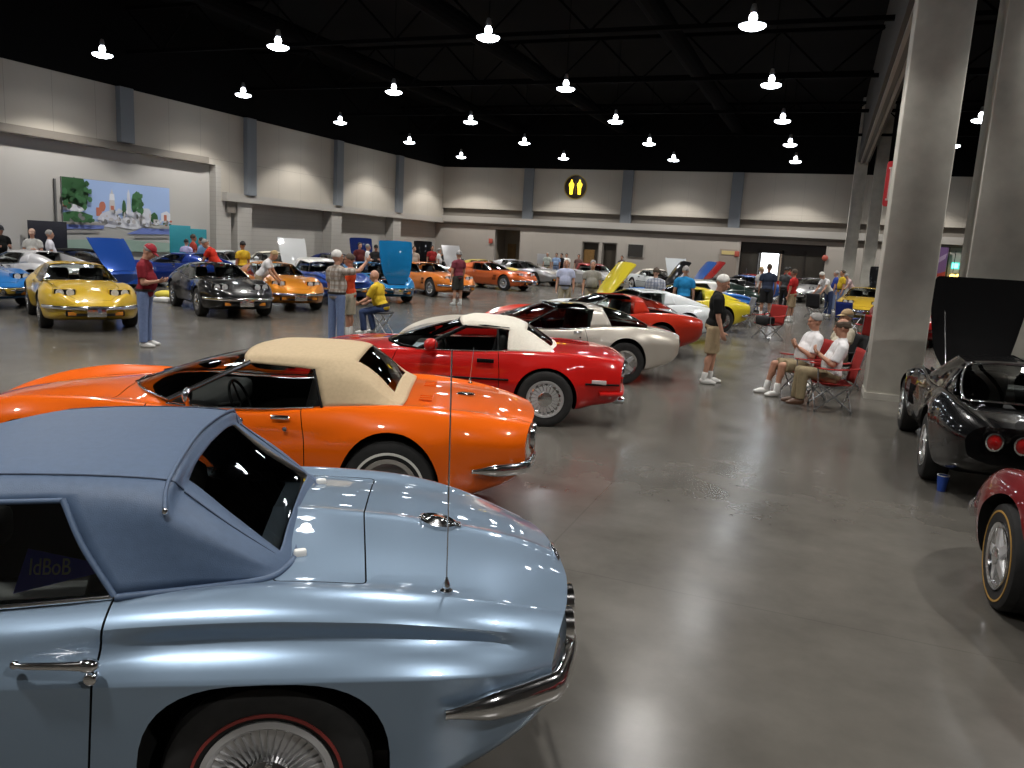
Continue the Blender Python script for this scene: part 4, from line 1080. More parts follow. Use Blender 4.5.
def c2_conv(root, pm, top_m, interior=INT_BLACK, kind='finned', stripe=None, top=True, under_cove=None):
    T = C2
    lid = round_poly([(-.30, .61), (-.27, 0), (-.30, -.61), (.02, -.61), (.02, .61)], .03, 3)
    car_body(T, root, pm, interior, extra_gaps=[lid])
    wheels(T, root, kind, stripe)
    rear_bumpers(T, root, .58, -.60, .30, .040, 1.35, .018)
    front_bumper(T, root, .50, 2.95, .035, 1.3, .016)
    tail_lights(root, (.26, .46), -1.12, .68, .058, .16); plate(root, -1.125, .50, nx=-1)
    grille(T, root, 3.30, .52, .40, .52)
    for s in (1, -1):
        b = MB()
        for k in range(3): x = 2.03 - k * .075; b.box((x, s * .864, .54), (.03, .02, .22), Matrix.Rotation(.25, 3, 'Y'), 0, .006)
        b.build('fender_vent', BLACKP, root, 40)
        b = MB(); y = s * .868; hz = .80
        b.tube([(.71, y + s * .012, hz), (.67, y + s * .026, hz + .004), (.57, y + s * .028, hz + .003), (.50, y + s * .024, hz)], [.008, .011, .013, .018], 10)
        b.ellipsoid((.505, y + s * .022, hz), (.034, .022, .021)); b.ellipsoid((.71, y + s * .008, hz), (.016, .014, .014)); b.lathe([(.022, -.01), (.020, .016), (.012, .022), (.0001, .022)], 16, (.505, y + s * .0, hz - .052), 'Y', 0, Matrix.Diagonal((1, s, 1)))
        b.build('door_handle', CHROME, root, 50)
    A, B = windshield(root, (1.98, 0, .925), (1.55, .66, .90), (1.36, 0, 1.205), (1.27, .50, 1.17), frame=CHROME)
    bl = [(1.55, .715, .90), (1.2, .730, .90), (.85, .730, .91), (.48, .712, .935)]
    tp = [(1.52, .66, .91), (1.40, .585, 1.04), (1.28, .51, 1.168), (1.1, .575, 1.19), (.66, .608, 1.222)]
    side_windows(root, bl, tp, GL_CLEAR, CHROME)
    st = [[(1.29, .51, 1.165), (1.32, .45, 1.20), (1.36, .25, 1.22), (1.37, 0, 1.225)],
          [(1.05, .59, 1.20), (1.05, .50, 1.262), (1.05, .27, 1.288), (1.05, 0, 1.297)],
          [(.478, .722, .942), (.585, .672, 1.09), (.66, .612, 1.222), (.66, .53, 1.278), (.66, .28, 1.30), (.66, 0, 1.308)],
          [(.28, .672, .942), (.33, .66, 1.075), (.355, .63, 1.20), (.36, .53, 1.262), (.37, .28, 1.288), (.38, 0, 1.295)],
          [(.24, .66, .942), (.29, .655, 1.065), (.32, .625, 1.17), (.325, .42, 1.228), (.335, .26, 1.248), (.34, 0, 1.255)],
          [(.13, .63, .942), (.165, .63, 1.01), (.18, .61, 1.08), (.175, .43, 1.105), (.17, .26, 1.115), (.17, 0, 1.12)],
          [(.04, .595, .942), (.05, .59, .962), (.05, .575, .985), (.02, .46, .99), (.02, .26, 1.0), (.02, 0, 1.003)],
          [(.0, .555, .942), (.0, .55, .943), (-.005, .53, .944), (-.03, .44, .946), (-.02, .25, .955), (-.015, 0, .96)]]
    soft_top(root, top_m, st, 2, sub=6, win=(4.0, 6.15), thick=.012)
    b = MB()
    for s in (1, -1):
        b.tube(catmull([(x, s * y, z) for x, y, z in [(.66, .617, 1.222), (.585, .677, 1.09), (.478, .728, .942)]], 4), .010, 8)
        b.tube(catmull([(1.29, s * .515, 1.163), (1.05, s * .595, 1.198), (.66, s * .617, 1.218)], 3), .009, 8)
    e = [(.478, .728, .938), (.28, .678, .938), (.13, .636, .938), (.04, .60, .938), (.0, .555, .94), (-.035, .44, .944), (-.025, .25, .953), (-.02, 0, .958)]
    b.tube(catmull(e + [(x, -y, z) for x, y, z in reversed(e[:-1])], 4), .012, 8)
    b.build('top_binding', top_m, root, 60)
    b = MB(); q = [(.345, .645, 1.195), (.358, .585, 1.238), (.358, .53, 1.27), (.368, .28, 1.296), (.378, 0, 1.303)]
    b.tube(catmull(q + [(x, -y, z) for x, y, z in reversed(q[:-1])], 4), .007, 8); b.build('top_piping', top_m, root, 60)
    b = MB()
    for s in (1, -1):
        b.tube(catmull([(1.28, s * .47, 1.197), (1.05, s * .505, 1.263), (.66, s * .535, 1.279), (.36, s * .535, 1.264), (.325, s * .49, 1.215)], 3), .003, 6)
        b.tube(catmull([(.32, s * .50, 1.212), (.178, s * .505, 1.10), (.03, s * .495, .989), (-.01, s * .48, .95)], 3), .003, 6)
    b.build('top_seam', mat('dark_blue_seam', (.03, .045, .08), .7), root, 60)
    for s in (1, -1):
        b = MB(); b.ellipsoid((.345, s * .648, 1.193), (.010, .008, .013)); b.build('piping_tip', CHROME, root, 60)
        b = MB(); b.box((-.055, s * .425, .957), (.045, .025, .035), Matrix.Rotation(.3, 3, 'Z'), 0, .008); b.build('top_latch', mat('white_plastic_cap', (.8, .8, .78), .35), root, 50)
    c = MB(); c.lathe([(.082, -.01), (.082, .012), (.072, .016), (.06, .010), (.045, .014), (.03, .022), (.0001, .024)], 28, (-.575, 0, .918), 'Z', 0, Matrix.Rotation(-.16, 3, 'Y')); c.box((-.66, 0, .906), (.03, .05, .02), Matrix.Rotation(-.2, 3, 'Y'), 0, .006); c.build('fuel_door', CHROME, root, 40)
    antenna(root, (-.572, .63, .90), .85, (.015, .005))
    seats(root, interior); dash(root, interior)
    mirror_part(root, (1.5, .80, .99), CHROME, (.05, .12, .10))
    b = MB(); b.box((-1.09, 0, .78), (.02, .16, .035), None, 0, .008); b.build('badge', CHROME, root, 40)
# ------------------------------------------------------------------ people
SKIN = mat('skin', (.50, .27, .185), .55, spec=.4)
S_T, P_T, H_T, F_T = mat('shirt_tpl', (.5, .5, .5), .85), mat('trouser_tpl', (.3, .3, .3), .85), mat('hair_tpl', (.3, .3, .3), .8), mat('shoe_tpl', (.6, .6, .6), .6)
EYEM = mat('eye_dark', (.03, .022, .018), .2); LIPM = mat('lips', (.38, .14, .11), .5)
def cloth(name, col): return noise_vary(mat(name, col, .85, spec=.2), 25, .08, .15, 35)
def plaid(name, base, c1, c2, s=26):
    if name in MATS: return MATS[name]
    m = mat(name, base, .85); nt = m.node_tree; N = nt.nodes.new; L = nt.links.new; b = bsdf(m)
    tc = N('ShaderNodeTexCoord'); prev = None
    for ax, c in (('X', c1), ('Z', c2), ('Y', c1)):
        w = N('ShaderNodeTexWave'); w.bands_direction = ax; w.inputs['Scale'].default_value = s / 6.28; L(tc.outputs['Object'], w.inputs['Vector'])
        g = N('ShaderNodeMath'); g.operation = 'GREATER_THAN'; g.inputs[1].default_value = .68; L(w.outputs['Fac'], g.inputs[0])
        f = N('ShaderNodeMath'); f.operation = 'MULTIPLY'; f.inputs[1].default_value = .6; L(g.outputs[0], f.inputs[0])
        mx = N('ShaderNodeMix'); mx.data_type = 'RGBA'; L(f.outputs[0], mx.inputs['Factor'])
        if prev is None: mx.inputs['A'].default_value = (*base, 1)
        else: L(prev, mx.inputs['A'])
        mx.inputs['B'].default_value = (*c, 1); prev = mx.outputs['Result']
    L(prev, b.inputs['Base Color']); return m
def remesh(o, vox, it=4):
    md = o.modifiers.new('r', 'REMESH'); md.mode = 'VOXEL'; md.voxel_size = vox; md.adaptivity = 0
    ms = o.modifiers.new('s', 'SMOOTH'); ms.factor = .5; ms.iterations = it
    dg = bpy.context.evaluated_depsgraph_get(); dg.update()
    me = bpy.data.meshes.new_from_object(o.evaluated_get(dg), depsgraph=dg); o.modifiers.clear()
    old = o.data; m = old.materials[0]; o.data = me; bpy.data.meshes.remove(old)
    me.materials.clear(); me.materials.append(m); me.name = o.name
    me.polygons.foreach_set('use_smooth', [True] * len(me.polygons)); return o
def nv(v): return Vector(v).normalized()
def hand(b, wrist, d, palm_n, curl=.5, side=1):
    """palm, four bent fingers and a thumb; d = forearm direction, palm_n = the way the palm faces"""
    d = nv(d); n = Vector(palm_n); n = (n - d * n.dot(d)); n = n.normalized() if n.length > 1e-4 else d.orthogonal().normalized(); s = d.cross(n) * side
    wrist = Vector(wrist); R = Matrix((s, n, d)).transposed()
    b.ellipsoid(wrist + d * .05, (.042, .018, .056), R, nu=10, nv=8)
    for i, (k, ln) in enumerate(((-.030, .070), (-.010, .082), (.011, .076), (.030, .060))):
        p0 = wrist + d * .088 + s * k; a1 = curl * .7; a2 = curl * 1.6
        d1 = (d * math.cos(a1) + n * math.sin(a1)); d2 = (d * math.cos(a2) + n * math.sin(a2))
        p1 = p0 + d1 * ln * .55; p2 = p1 + d2 * ln * .5
        b.cone(p0 - d * .02, p1, .0098, .009, n=8); b.cone(p1, p2, .009, .0075, n=8)
    t0 = wrist + d * .03 - s * .036; t1 = t0 + nv(d * .7 - s * .65 + n * .35) * .045; t2 = t1 + nv(d * .85 - s * .1 + n * .5) * .034
    b.cone(t0, t1, .013, .011, n=8); b.cone(t1, t2, .011, .008, n=8)
    return wrist + d * .12
def make_person(name, P, vox=.012, label='x', cat='person'):
    root = thing(name, label, cat)
    H = P.get('h', 1.75) / 1.75; bel = P.get('belly', .03); lean = P.get('lean', 0.0); roll = P.get('roll', 0.0)
    pz = P.get('pelvis', .93)
    Rt = Matrix.Rotation(lean, 3, 'Y') @ Matrix.Rotation(roll, 3, 'X')
    pel = Vector((P.get('px', 0), 0, pz))
    def T(x, y, z): return pel + Rt @ Vector((x, y, z))     # torso frame, origin at the pelvis
    b, sh, tr = MB(), MB(), MB()
    # torso
    def torso(m, g):
        m.ellipsoid(T(-.005, 0, .03), (.115 + g, .165 + g, .12 + g), Rt); m.ellipsoid(T(.015 + bel * .5, 0, .17), (.105 + bel * .5 + g, .15 + bel * .35 + g, .19 + g), Rt)
        m.ellipsoid(T(.0, 0, .36), (.108 + g, .165 + g, .17 + g), Rt); m.cone(T(-.01, .0, .42), T(-.01, 0, .50), .085 + g, .06 + g)
        for s in (1, -1): m.cone(T(-.01, s * .06, .465), T(-.01, s * .165, .445), .058 + g, .058 + g)
    torso(b, 0); 
    neck, hc = T(-.005, 0, .54), None
    hp, hy = P.get('head', (0, 0)); Rh = Rt @ Matrix.Rotation(hy, 3, 'Z') @ Matrix.Rotation(hp, 3, 'Y')
    hb = T(.01, 0, .585)                                       # base of the skull
    def HD(x, y, z): return hb + Rh @ Vector((x, y, z))
    b.cone(T(-.012, 0, .47), HD(-.005, 0, .02), .058, .054)
    b.ellipsoid(HD(-.008, 0, .125), (.098, .077, .108), Rh, nu=20, nv=14); b.ellipsoid(HD(.035, 0, .065), (.062, .056, .078), Rh, nu=16, nv=10)
    b.ellipsoid(HD(.066, 0, .012), (.026, .030, .022), Rh); b.ellipsoid(HD(.086, 0, .142), (.016, .052, .014), Rh)
    b.cone(HD(.090, 0, .125), HD(.112, 0, .082), .010, .0165); b.ellipsoid(HD(.092, 0, .046), (.012, .026, .012), Rh)
    for s in (1, -1):
        b.ellipsoid(HD(-.008, s * .079, .10), (.020, .010, .034), Rh); b.ellipsoid(HD(.07, s * .040, .088), (.020, .022, .022), Rh)
    # arms
    sho = {}
    for s, k in ((1, 'armL'), (-1, 'armR')):
        u, f = P.get(k, ((.05, .12 * s, -1), (.15, .02 * s, -1))); u, f = nv(u), nv(f)
        S = T(-.01, s * .195, .435); E = S + u * .285; Wp = E + f * .235
        b.cone(S, E, .053, .040); b.cone(E, Wp, .041, .028)
        b.ellipsoid(E + f * .06, (.041, .041, .05), None)
        pn = P.get('palm' + k[-1], (0.25, -s, .1)); tip = hand(b, Wp, f, pn, P.get('curl', .6), s)
        sho[k] = (S, E, Wp, tip)
        sl = P.get('sleeve', .62)
        if sl <= 1: sh.frust(S, S + u * .285 * sl, .074, .072)
        else: sh.cone(S, E, .070, .056); sh.cone(E, E + f * .235 * (sl - 1), .056, .044)
    torso(sh, .017); sh.ellipsoid(T(.0, 0, -.02 + .0), (.128 + bel * .3, .178, .09), Rt)
    # legs
    for s, k in ((1, 'legL'), (-1, 'legR')):
        t, c = P.get(k, ((0, .05 * s, -1), (0, 0.02 * s, -1))); t, c = nv(t), nv(c)
        Hp = pel + Vector((0, s * .095, -.035)); K = Hp + t * .415; A = K + c * .40
        b.cone(Hp, K, .083, .056); b.cone(K, A, .055, .036); b.ellipsoid(K + c * .12 + Vector((-.018, 0, 0)), (.050, .050, .09), None)
        fy = P.get('foot' + k[-1], s * .15); fd = Vector((math.cos(fy), math.sin(fy), P.get('toe' + k[-1], 0.0))).normalized()
        b.cone(A, A + fd * .06 + Vector((0, 0, -.055)), .032, .018)
        up = Vector((0, 0, 1)); sm = MB(); q = fd.to_track_quat('X', 'Z').to_matrix()
        sm.ellipsoid(A + q @ Vector((-.012, 0, -.038)), (.060, .047, .056), q); sm.ellipsoid(A + q @ Vector((.070, 0, -.042)), (.090, .050, .044), q); sm.ellipsoid(A + q @ Vector((.15, 0, -.055)), (.052, .044, .029), q)
        sm.ellipsoid(A + q @ Vector((.07, 0, -.073)), (.135, .046, .014), q)
        o = sm.build('shoe', F_T, root); remesh(o, max(vox, .012), 3)
        if P.get('sock'):
            k2 = MB(); k2.cone(A + Vector((0, 0, .0)), A - c * P['sock'], .046, .050); k2.build('sock', mat('white_sock', (.75, .75, .73), .9), root, 60)
        if P.get('shorts', False):
            tr.frust(Hp, Hp + t * (.40 if not P.get('sit') else .37), .108, .102)
        else:
            tr.cone(Hp, K, .102, .076); tr.frust(K, A - c * .0, .076, .066)
    tr.ellipsoid(pel + Rt @ Vector((-.005, 0, -.0)), (.130 + bel * .2, .178, .115), Rt)
    # trousers stop at the waist, the shirt hangs over them
    body = b.build('body', SKIN, root); remesh(body, vox, 3); body.parent = root
    o = sh.build('shirt', S_T, root); remesh(o, vox * 1.2, 4)
    o = tr.build('shorts' if P.get('shorts') else 'trousers', P_T, root); remesh(o, vox * 1.2, 4)
    if P.get('belt'):
        bt = MB(); bt.lathe([(.98, -.02), (1.04, -.02), (1.04, .02), (.98, .02)], 28, (0, 0, 0), 'Z', closed=True)
        bt.v = [tuple(pel + Rt @ Vector((v[0] * (.135 + bel * .3), v[1] * .184, v[2] + .035))) for v in bt.v]; bt.build('belt', mat('dark_belt', (.02, .015, .012), .5), root, 40)
    # face and hair
    e = MB()
    for s in (1, -1): e.ellipsoid(HD(.083, s * .031, .118), (.009, .013, .008), Rh, nu=8, nv=6)
    e.build('eyes', EYEM, root, 60); e = MB(); e.ellipsoid(HD(.101, 0, .046), (.006, .022, .006), Rh, nu=8, nv=6); e.build('mouth', LIPM, root, 60)
    hair = P.get('hair', 'short')
    if hair != 'bald':
        hm = MB(); nvv, nu = 10, 20; rows = []
        for i in range(nvv + 1):
            th = (1.75 if hair == 'short' else 2.05) * i / nvv; r = []
            for j in range(nu):
                a = 2 * PI * j / nu; lim = random.uniform(.94, 1.06) if i == nvv else 1.0
                front = max(0, math.cos(a)); t2 = th * lim * (1 - (.50 if hair != 'fringe' else .62) * front ** 1.5)
                if hair == 'fringe': t2 = .95 + (1.85 - .95) * i / nvv * (1 - .35 * front)
                r.append(HD(-.012 + .107 * math.sin(t2) * math.cos(a), .087 * math.sin(t2) * math.sin(a), .128 + .116 * math.cos(t2) + .004 * math.sin(5 * a)))
            if hair == 'fringe' and i == 0: pass
            rows.append([p + (p - HD(-.01, 0, .12)).normalized() * random.uniform(-.004, .006) for p in r] if 0 < i else r)
        hm.grid(rows, wrap=True); hm.build('hair', H_T, root, 80, solid=.012)
    if P.get('cap'):
        c = MB(); rows = []
        for i in range(7):
            th = 1.45 * i / 6; rows.append([HD(-.008 + .112 * math.sin(th) * math.cos(2 * PI * j / 20), .092 * math.sin(th) * math.sin(2 * PI * j / 20), .138 + .112 * math.cos(th)) for j in range(20)])
        c.grid(rows, wrap=True)
        br = []
        for i in range(5):
            r = .10 + .075 * i / 4; br.append([HD(-.005 + r * math.cos(a) * 1.02, .088 * math.sin(a) * (1 - .1 * i / 4), .150 - .02 * i / 4) for a in [(-1.15 + 2.3 * j / 10) for j in range(11)]])
        c.grid(br); c.build('cap', mat('cap_tpl', (.5, .02, .03), .8), root, 60, solid=.008)
    if H != 1:
        root.scale = (H, H, H)
    root['anchors'] = 0
    del root['anchors']
    return root, sho
def dress(r, shirt, trouser, hair=None, shoe=None, skin=None, cap=None):
    sw = {'shirt_tpl': shirt, 'trouser_tpl': trouser}
    if hair: sw['hair_tpl'] = hair
    if shoe: sw['shoe_tpl'] = shoe
    if skin: sw['skin'] = skin
    if cap: sw['cap_tpl'] = cap
    return sw
def apply_swap(o, sw):
    for c in [o] + list(o.children_recursive):
        if c.type == 'MESH':
            for sl in c.material_slots:
                if sl.material and sl.material.name in sw:
                    m = sw[sl.material.name]; sl.link = 'OBJECT'; sl.material = m
def camp_chair(label, fabric, loc, deg, rich=True, name='folding_chair'):
    """folding camp chair: crossing steel legs, slung seat and back, arm rests; faces local +x"""
    r = thing(name, label, 'chair', loc, math.radians(deg), None)
    ST = mat('chair_steel', (.42, .43, .45), .35, .9)
    sx, sy = .24, .28
    for (a, c) in (((sx, sy, .03), (-sx, sy, .42)), ((-sx, sy, .03), (sx, sy, .42)), ((sx, -sy, .03), (-sx, -sy, .42)), ((-sx, -sy, .03), (sx, -sy, .42)),
                   ((sx, sy, .03), (sx, -sy, .42)), ((sx, -sy, .03), (sx, sy, .42)), ((-sx, sy, .03), (-sx, -sy, .42)), ((-sx, -sy, .03), (-sx, sy, .42))):
        b = MB(); b.tube([a, c], .011, 6); b.lathe([(.018, -.03), (.020, -.02), (.016, .01)], 8, (a[0], a[1], .03)); b.build('leg', ST, r, 50)
    for s in (1, -1):
        b = MB(); b.tube([(-sx, s * sy, .42), (-sx - .10, s * sy, .90)], .010, 6); b.tube([(sx, s * sy, .42), (sx + .02, s * (sy + .01), .62)], .010, 6); b.build('upright', ST, r, 50)
        b = MB(); rows = []
        for i in range(7):
            t = i / 6; x = sx + .04 + (-sx - .09 - sx) * t; rows.append([Vector((x, s * (sy + .01) + k, .63 - .025 * math.sin(PI * t) + .03 * t)) for k in (-.05, -.02, .02, .05)])
        b.grid(rows); b.build('arm_rest', fabric, r, 60, solid=.012)
    b = MB(); rows = []
    for i in range(9):
        t = i / 8; rows.append([Vector((sx + .03 + (-.50) * t, y, .42 - .07 * (1 - (y / sy) ** 2) * math.sin(PI * min(1, t * .9 + .1)) - .015 * t)) for y in [sy * (-1 + j / 4) for j in range(9)]])
    b.grid(rows); b.build('seat', fabric, r, 60, solid=.008)
    b = MB(); rows = []
    for i in range(8):
        t = i / 7; rows.append([Vector((-sx - .10 * (.05 + .95 * t) - .06 * (1 - (y / sy) ** 2) * (1 - .5 * t), y, .40 + .50 * t)) for y in [sy * (-1 + j / 4) for j in range(9)]])
    b.grid(rows); b.build('backrest', fabric, r, 60, solid=.008)
    return r
# ------------------------------------------------------------------ the cars near the camera
def pose(o, x, y, deg): o.location = (x, y, 0); o.rotation_euler = (0, 0, math.radians(deg))
P_BLUE = paint('light_blue_metallic', (.245, .335, .45), .5, .33)
P_ORANGE = paint('bright_orange', (.80, .125, .003), 0, .3)
P_RED = paint('bright_red', (.52, .010, .008), 0, .3)
P_SILVER = paint('silver_beige', (.56, .52, .46), .35, .32)
P_BLACK = paint('gloss_black', (.003, .003, .0035), 0, .25)
T_BLUE = noise_vary(mat('blue_vinyl', (.068, .108, .185), .55), 30, .06, .15, 300)
T_TAN = noise_vary(mat('tan_canvas', (.50, .385, .24), .8), 40, .06, .2, 400)
T_WHITE = noise_vary(mat('white_canvas', (.70, .66, .57), .75), 40, .05, .2, 400)
REDLINE = mat('redline_stripe', (.22, .03, .025), .6)
WHITELINE = mat('white_stripe', (.65, .64, .6), .6)
def place_near():
    r = thing('convertible_car', 'light blue metallic convertible with a blue vinyl soft top, closest to the camera', 'car'); c2_conv(r, P_BLUE, T_BLUE, INT_BLACK, 'finned', (REDLINE, .70, .010)); pose(r, -1.909, 2.592, 210)
    r = thing('convertible_car', 'bright orange convertible with a tan soft top, beside the light blue convertible', 'car'); c3_conv(r, P_ORANGE, T_TAN, INT_BLACK, 'rally', (WHITELINE, .72, .018)); pose(r, -3.08, 5.53, 204)
    r = thing('convertible_car', 'red convertible with a white soft top, behind the orange convertible', 'car'); c4_conv(r, P_RED, T_WHITE); pose(r, -3.2, 9.43, 201)
    r = thing('coupe_car', 'silver beige coupe with a dark glass roof, tail towards the aisle', 'car'); c3_coupe(r, P_SILVER, INT_RED, 'spoke', None, False, roof_m=GL_TINT, fast=True, bumpers=False, gl=glass('smoked_glass', (.16, .18, .18), .08)); pose(r, -3.25, 12.85, 213)
    pose_black = (1.97, 8.75, 90)
    r = thing('coupe_car', 'black coupe with its black hood raised, beside the concrete columns', 'car'); c3_coupe(r, P_BLACK, INT_BLACK, 'spoke', None, False, open_h=math.radians(86), under=BLACKP, bumpers=False, fast=True, trim_rear=True); pose(r, *pose_black)
def C(name, col): return cloth(name, col)
SH_WHITE = C('white_shirt', (.70, .69, .70)); SH_RED = C('red_shirt', (.42, .02, .02)); SH_DRED = C('dark_red_shirt', (.20, .015, .025)); SH_YEL = C('yellow_shirt', (.62, .43, .03)); SH_BLK = C('black_shirt', (.007, .0075, .0075))
SH_MAROON = C('maroon_shirt', (.22, .045, .065)); SH_LBLUE = C('pale_blue_shirt', (.46, .50, .68)); SH_GREY = C('grey_shirt', (.30, .29, .26)); SH_BLUE = C('bright_blue_shirt', (.02, .22, .48)); SH_NAVY = C('navy_shirt', (.03, .04, .07))
SH_LAV = C('lavender_shirt', (.45, .43, .68)); SH_ORG = C('orange_red_shirt', (.62, .07, .02)); SH_CREAM = C('cream_shirt', (.62, .56, .44)); SH_STEEL = C('steel_blue_shirt', (.16, .28, .46)); SH_DKGREY = C('dark_grey_shirt', (.07, .075, .08))
PL1 = plaid('plaid_brown_white', (.50, .47, .43), (.22, .17, .14), (.30, .22, .16), 24); PL2 = plaid('plaid_grey_blue', (.42, .43, .47), (.12, .14, .2), (.2, .22, .3), 24)
JEAN = C('light_jeans', (.17, .23, .40)); JEAN_D = C('dark_jeans', (.035, .055, .13)); KHAKI = C('khaki_cloth', (.34, .26, .16)); KHAKI_L = C('light_khaki', (.42, .38, .29)); BLKP = C('black_cloth', (.015, .015, .016)); DKOL = C('dark_shorts', (.045, .045, .04)); OLIVE = C('olive_khaki', (.25, .20, .12)); WHT = C('white_trousers', (.6, .59, .56))
HW = noise_vary(mat('white_hair', (.62, .61, .58), .8), 40, .1); HG = noise_vary(mat('grey_hair', (.28, .27, .26), .8), 40, .12); HB = noise_vary(mat('brown_hair', (.06, .04, .025), .7), 40, .15); HK = mat('black_hair', (.012, .011, .01), .6); HBL = noise_vary(mat('blond_hair', (.42, .30, .15), .8), 40, .1)
SW = mat('white_shoe', (.72, .72, .70), .6); SBR = mat('brown_shoe', (.075, .032, .014), .5); SBK = mat('black_shoe', (.02, .02, .02), .5)
SKIN2 = mat('tanned_skin', (.42, .21, .135), .55)
CAPR = mat('red_cap', (.35, .015, .03), .8); CAPW = mat('white_cap', (.6, .6, .6), .8); CAPG = mat('grey_cap', (.3, .31, .32), .8)
def put(r, x, y, deg, z=0): r.location = (x, y, z); r.rotation_euler = (0, 0, math.radians(deg))
def face_px(px, py): return at(px, py)
def place_people():
    def ok(P, name='person'): return make_person(name, P, P.get('vox', .012))
    def setp(r, label, px, py, deg, sw, cat='person'):
        g = at(px, py); put(r, g.x, g.y, deg); apply_swap(r, sw); tag(r, label, cat)
    # ---- people near enough to have a pose of their own. View direction at the picture centre is 111 degrees.
    down = (.08, 0, -1)
    r, _ = ok(dict(head=(.55, 0), lean=.04, belly=.07, cap=True, belt=True, armL=((.15, .16, -1), (.85, -.42, .12)), armR=((.15, -.16, -1), (.85, .42, .15)), palmL=(0, -.6, .8), palmR=(0, .6, .8), curl=.9, sleeve=.72, h=1.78))
    setp(r, 'person in a dark red polo shirt, red cap and jeans looking down at the hands', 146, 346, 30, dress(r, SH_DRED, JEAN, HG, SW, None, CAPR))
    r, _ = ok(dict(head=(-.02, -.3), belly=.05, belt=True, armL=((.12, .14, -1), (.4, .05, -1)), armR=((.80, -.45, .08), (.70, -.10, .75)), palmR=(0, .7, .3), sleeve=.75, h=1.80))
    setp(r, 'person with white hair in a plaid shirt and light jeans raising one arm', 336, 344, 75, dress(r, PL1, JEAN, HW, SW))
    r, _ = ok(dict(head=(.1, .2), belly=.05, shorts=True, sock=.14, armL=((.35, .2, -.9), (.7, -.1, .65)), armR=((.2, -.14, -1), (.5, .05, -.8)), h=1.72))
    setp(r, 'person in an orange red shirt and khaki shorts behind the plaid shirt', 349, 338, 200, dress(r, SH_ORG, KHAKI_L, HB, SBK, SKIN2))
    # sitting on a stool
    r, _ = ok(dict(pelvis=.56, sit=True, lean=.32, head=(-.1, .1), belly=.06, armL=((.45, .15, -.9), (.80, -.15, -.35)), armR=((.45, -.15, -.9), (.80, .15, -.35)), legL=((.86, .16, -.18), (-.12, 0, -1)), legR=((.86, -.16, -.22), (-.25, 0, -1)), hair='bald', belt=True, sleeve=.75, h=1.78))
    setp(r, 'person in a yellow shirt and dark jeans sitting on a small stool', 382, 333, 183, dress(r, SH_YEL, JEAN_D, None, SW)); g = at(382, 333)
    stool = thing('stool', 'small folding stool with grey legs under the person in yellow', 'stool', (g.x, g.y, 0), math.radians(183))
    b = MB(); b.box((-.02, 0, .455), (.34, .36, .045), None, 0, .015); b.build('seat', mat('stool_canvas', (.05, .05, .055), .8), stool, 40)
    for a, c in (((.16, .17, 0), (-.17, .17, .44)), ((-.18, .17, 0), (.15, .17, .44)), ((.16, -.17, 0), (-.17, -.17, .44)), ((-.18, -.17, 0), (.15, -.17, .44))):
        b = MB(); b.tube([(a[0], a[1], .01), c], .012, 6); b.build('leg', mat('chair_steel', (.42, .43, .45), .35, .9), stool)
    # walking, head down
    r, _ = ok(dict(head=(.32, 0), lean=.05, belly=.04, shorts=True, sock=.08, armL=((.02, .14, -1), (.22, .02, -1)), armR=((.12, -.12, -1), (.35, .0, -1)), legL=((.10, .03, -1), (-.06, .0, -1)), legR=((-.04, -.03, -1), (-.16, 0, -1)), h=1.80, sleeve=.8, vox=.01))
    setp(r, 'person with white hair in a black polo shirt and khaki shorts walking', 708, 383, 10, dress(r, SH_BLK, KHAKI, HW, SW))
    # two sitters by the column, a third behind
    red_f = cloth('red_chair_fabric', (.30, .025, .022)); blk_f = cloth('black_chair_fabric', (.02, .02, .022)); blu_f = cloth('blue_chair_fabric', (.012, .025, .15)); tan_f = cloth('tan_chair_fabric', (.4, .3, .1))
    def sitter(px, py, deg, P, label, sw, chair_label, fab):
        g = at(px, py); P.update(pelvis=.50, sit=True); r, a = ok(P); put(r, g.x, g.y, deg); apply_swap(r, sw); tag(r, label, 'person')
        ch = camp_chair(chair_label, fab, (g.x, g.y, 0), deg); d = math.radians(deg); off = P.get('off', -.0); ch.location = (g.x - .02 * math.cos(d), g.y - .02 * math.sin(d), 0)
        return r
    sitter(800, 396, 205, dict(lean=-.22, head=(.42, 0), belly=.06, shorts=True, sock=.10, armL=((.30, .14, -.85), (.60, -.58, .42)), armR=((.30, -.14, -.85), (.60, .55, .50)), palmL=(0, -.5, .9), palmR=(0, .5, .9), curl=1.0, legL=((.88, .12, .05), (.10, 0, -1)), legR=((.9, -.10, .02), (.22, 0, -1)), hair='short', vox=.01, sleeve=.85),
           'person with grey hair in a white tee shirt and khaki shorts sitting', dress(0, SH_WHITE, OLIVE, HG, SW, SKIN2), 'red folding chair under the person in khaki shorts', red_f)
    sitter(827, 409, 190, dict(lean=-.16, head=(.30, -.15), belly=.05, armL=((.40, .14, -.85), (.68, -.50, .45)), armR=((.40, -.14, -.85), (.68, .50, .52)), palmL=(0, -.5, .9), palmR=(0, .5, .9), curl=1.0, legL=((.90, .10, .16), (.02, 0, -1)), legR=((.92, -.12, .10), (.06, 0, -1)), hair='fringe', vox=.01, sleeve=.85),
           'balding person in a white tee shirt and khaki trousers sitting in a red folding chair', dress(0, SH_WHITE, OLIVE, HB, SBR, SKIN2), 'red folding chair with crossed steel legs nearest the column', red_f)
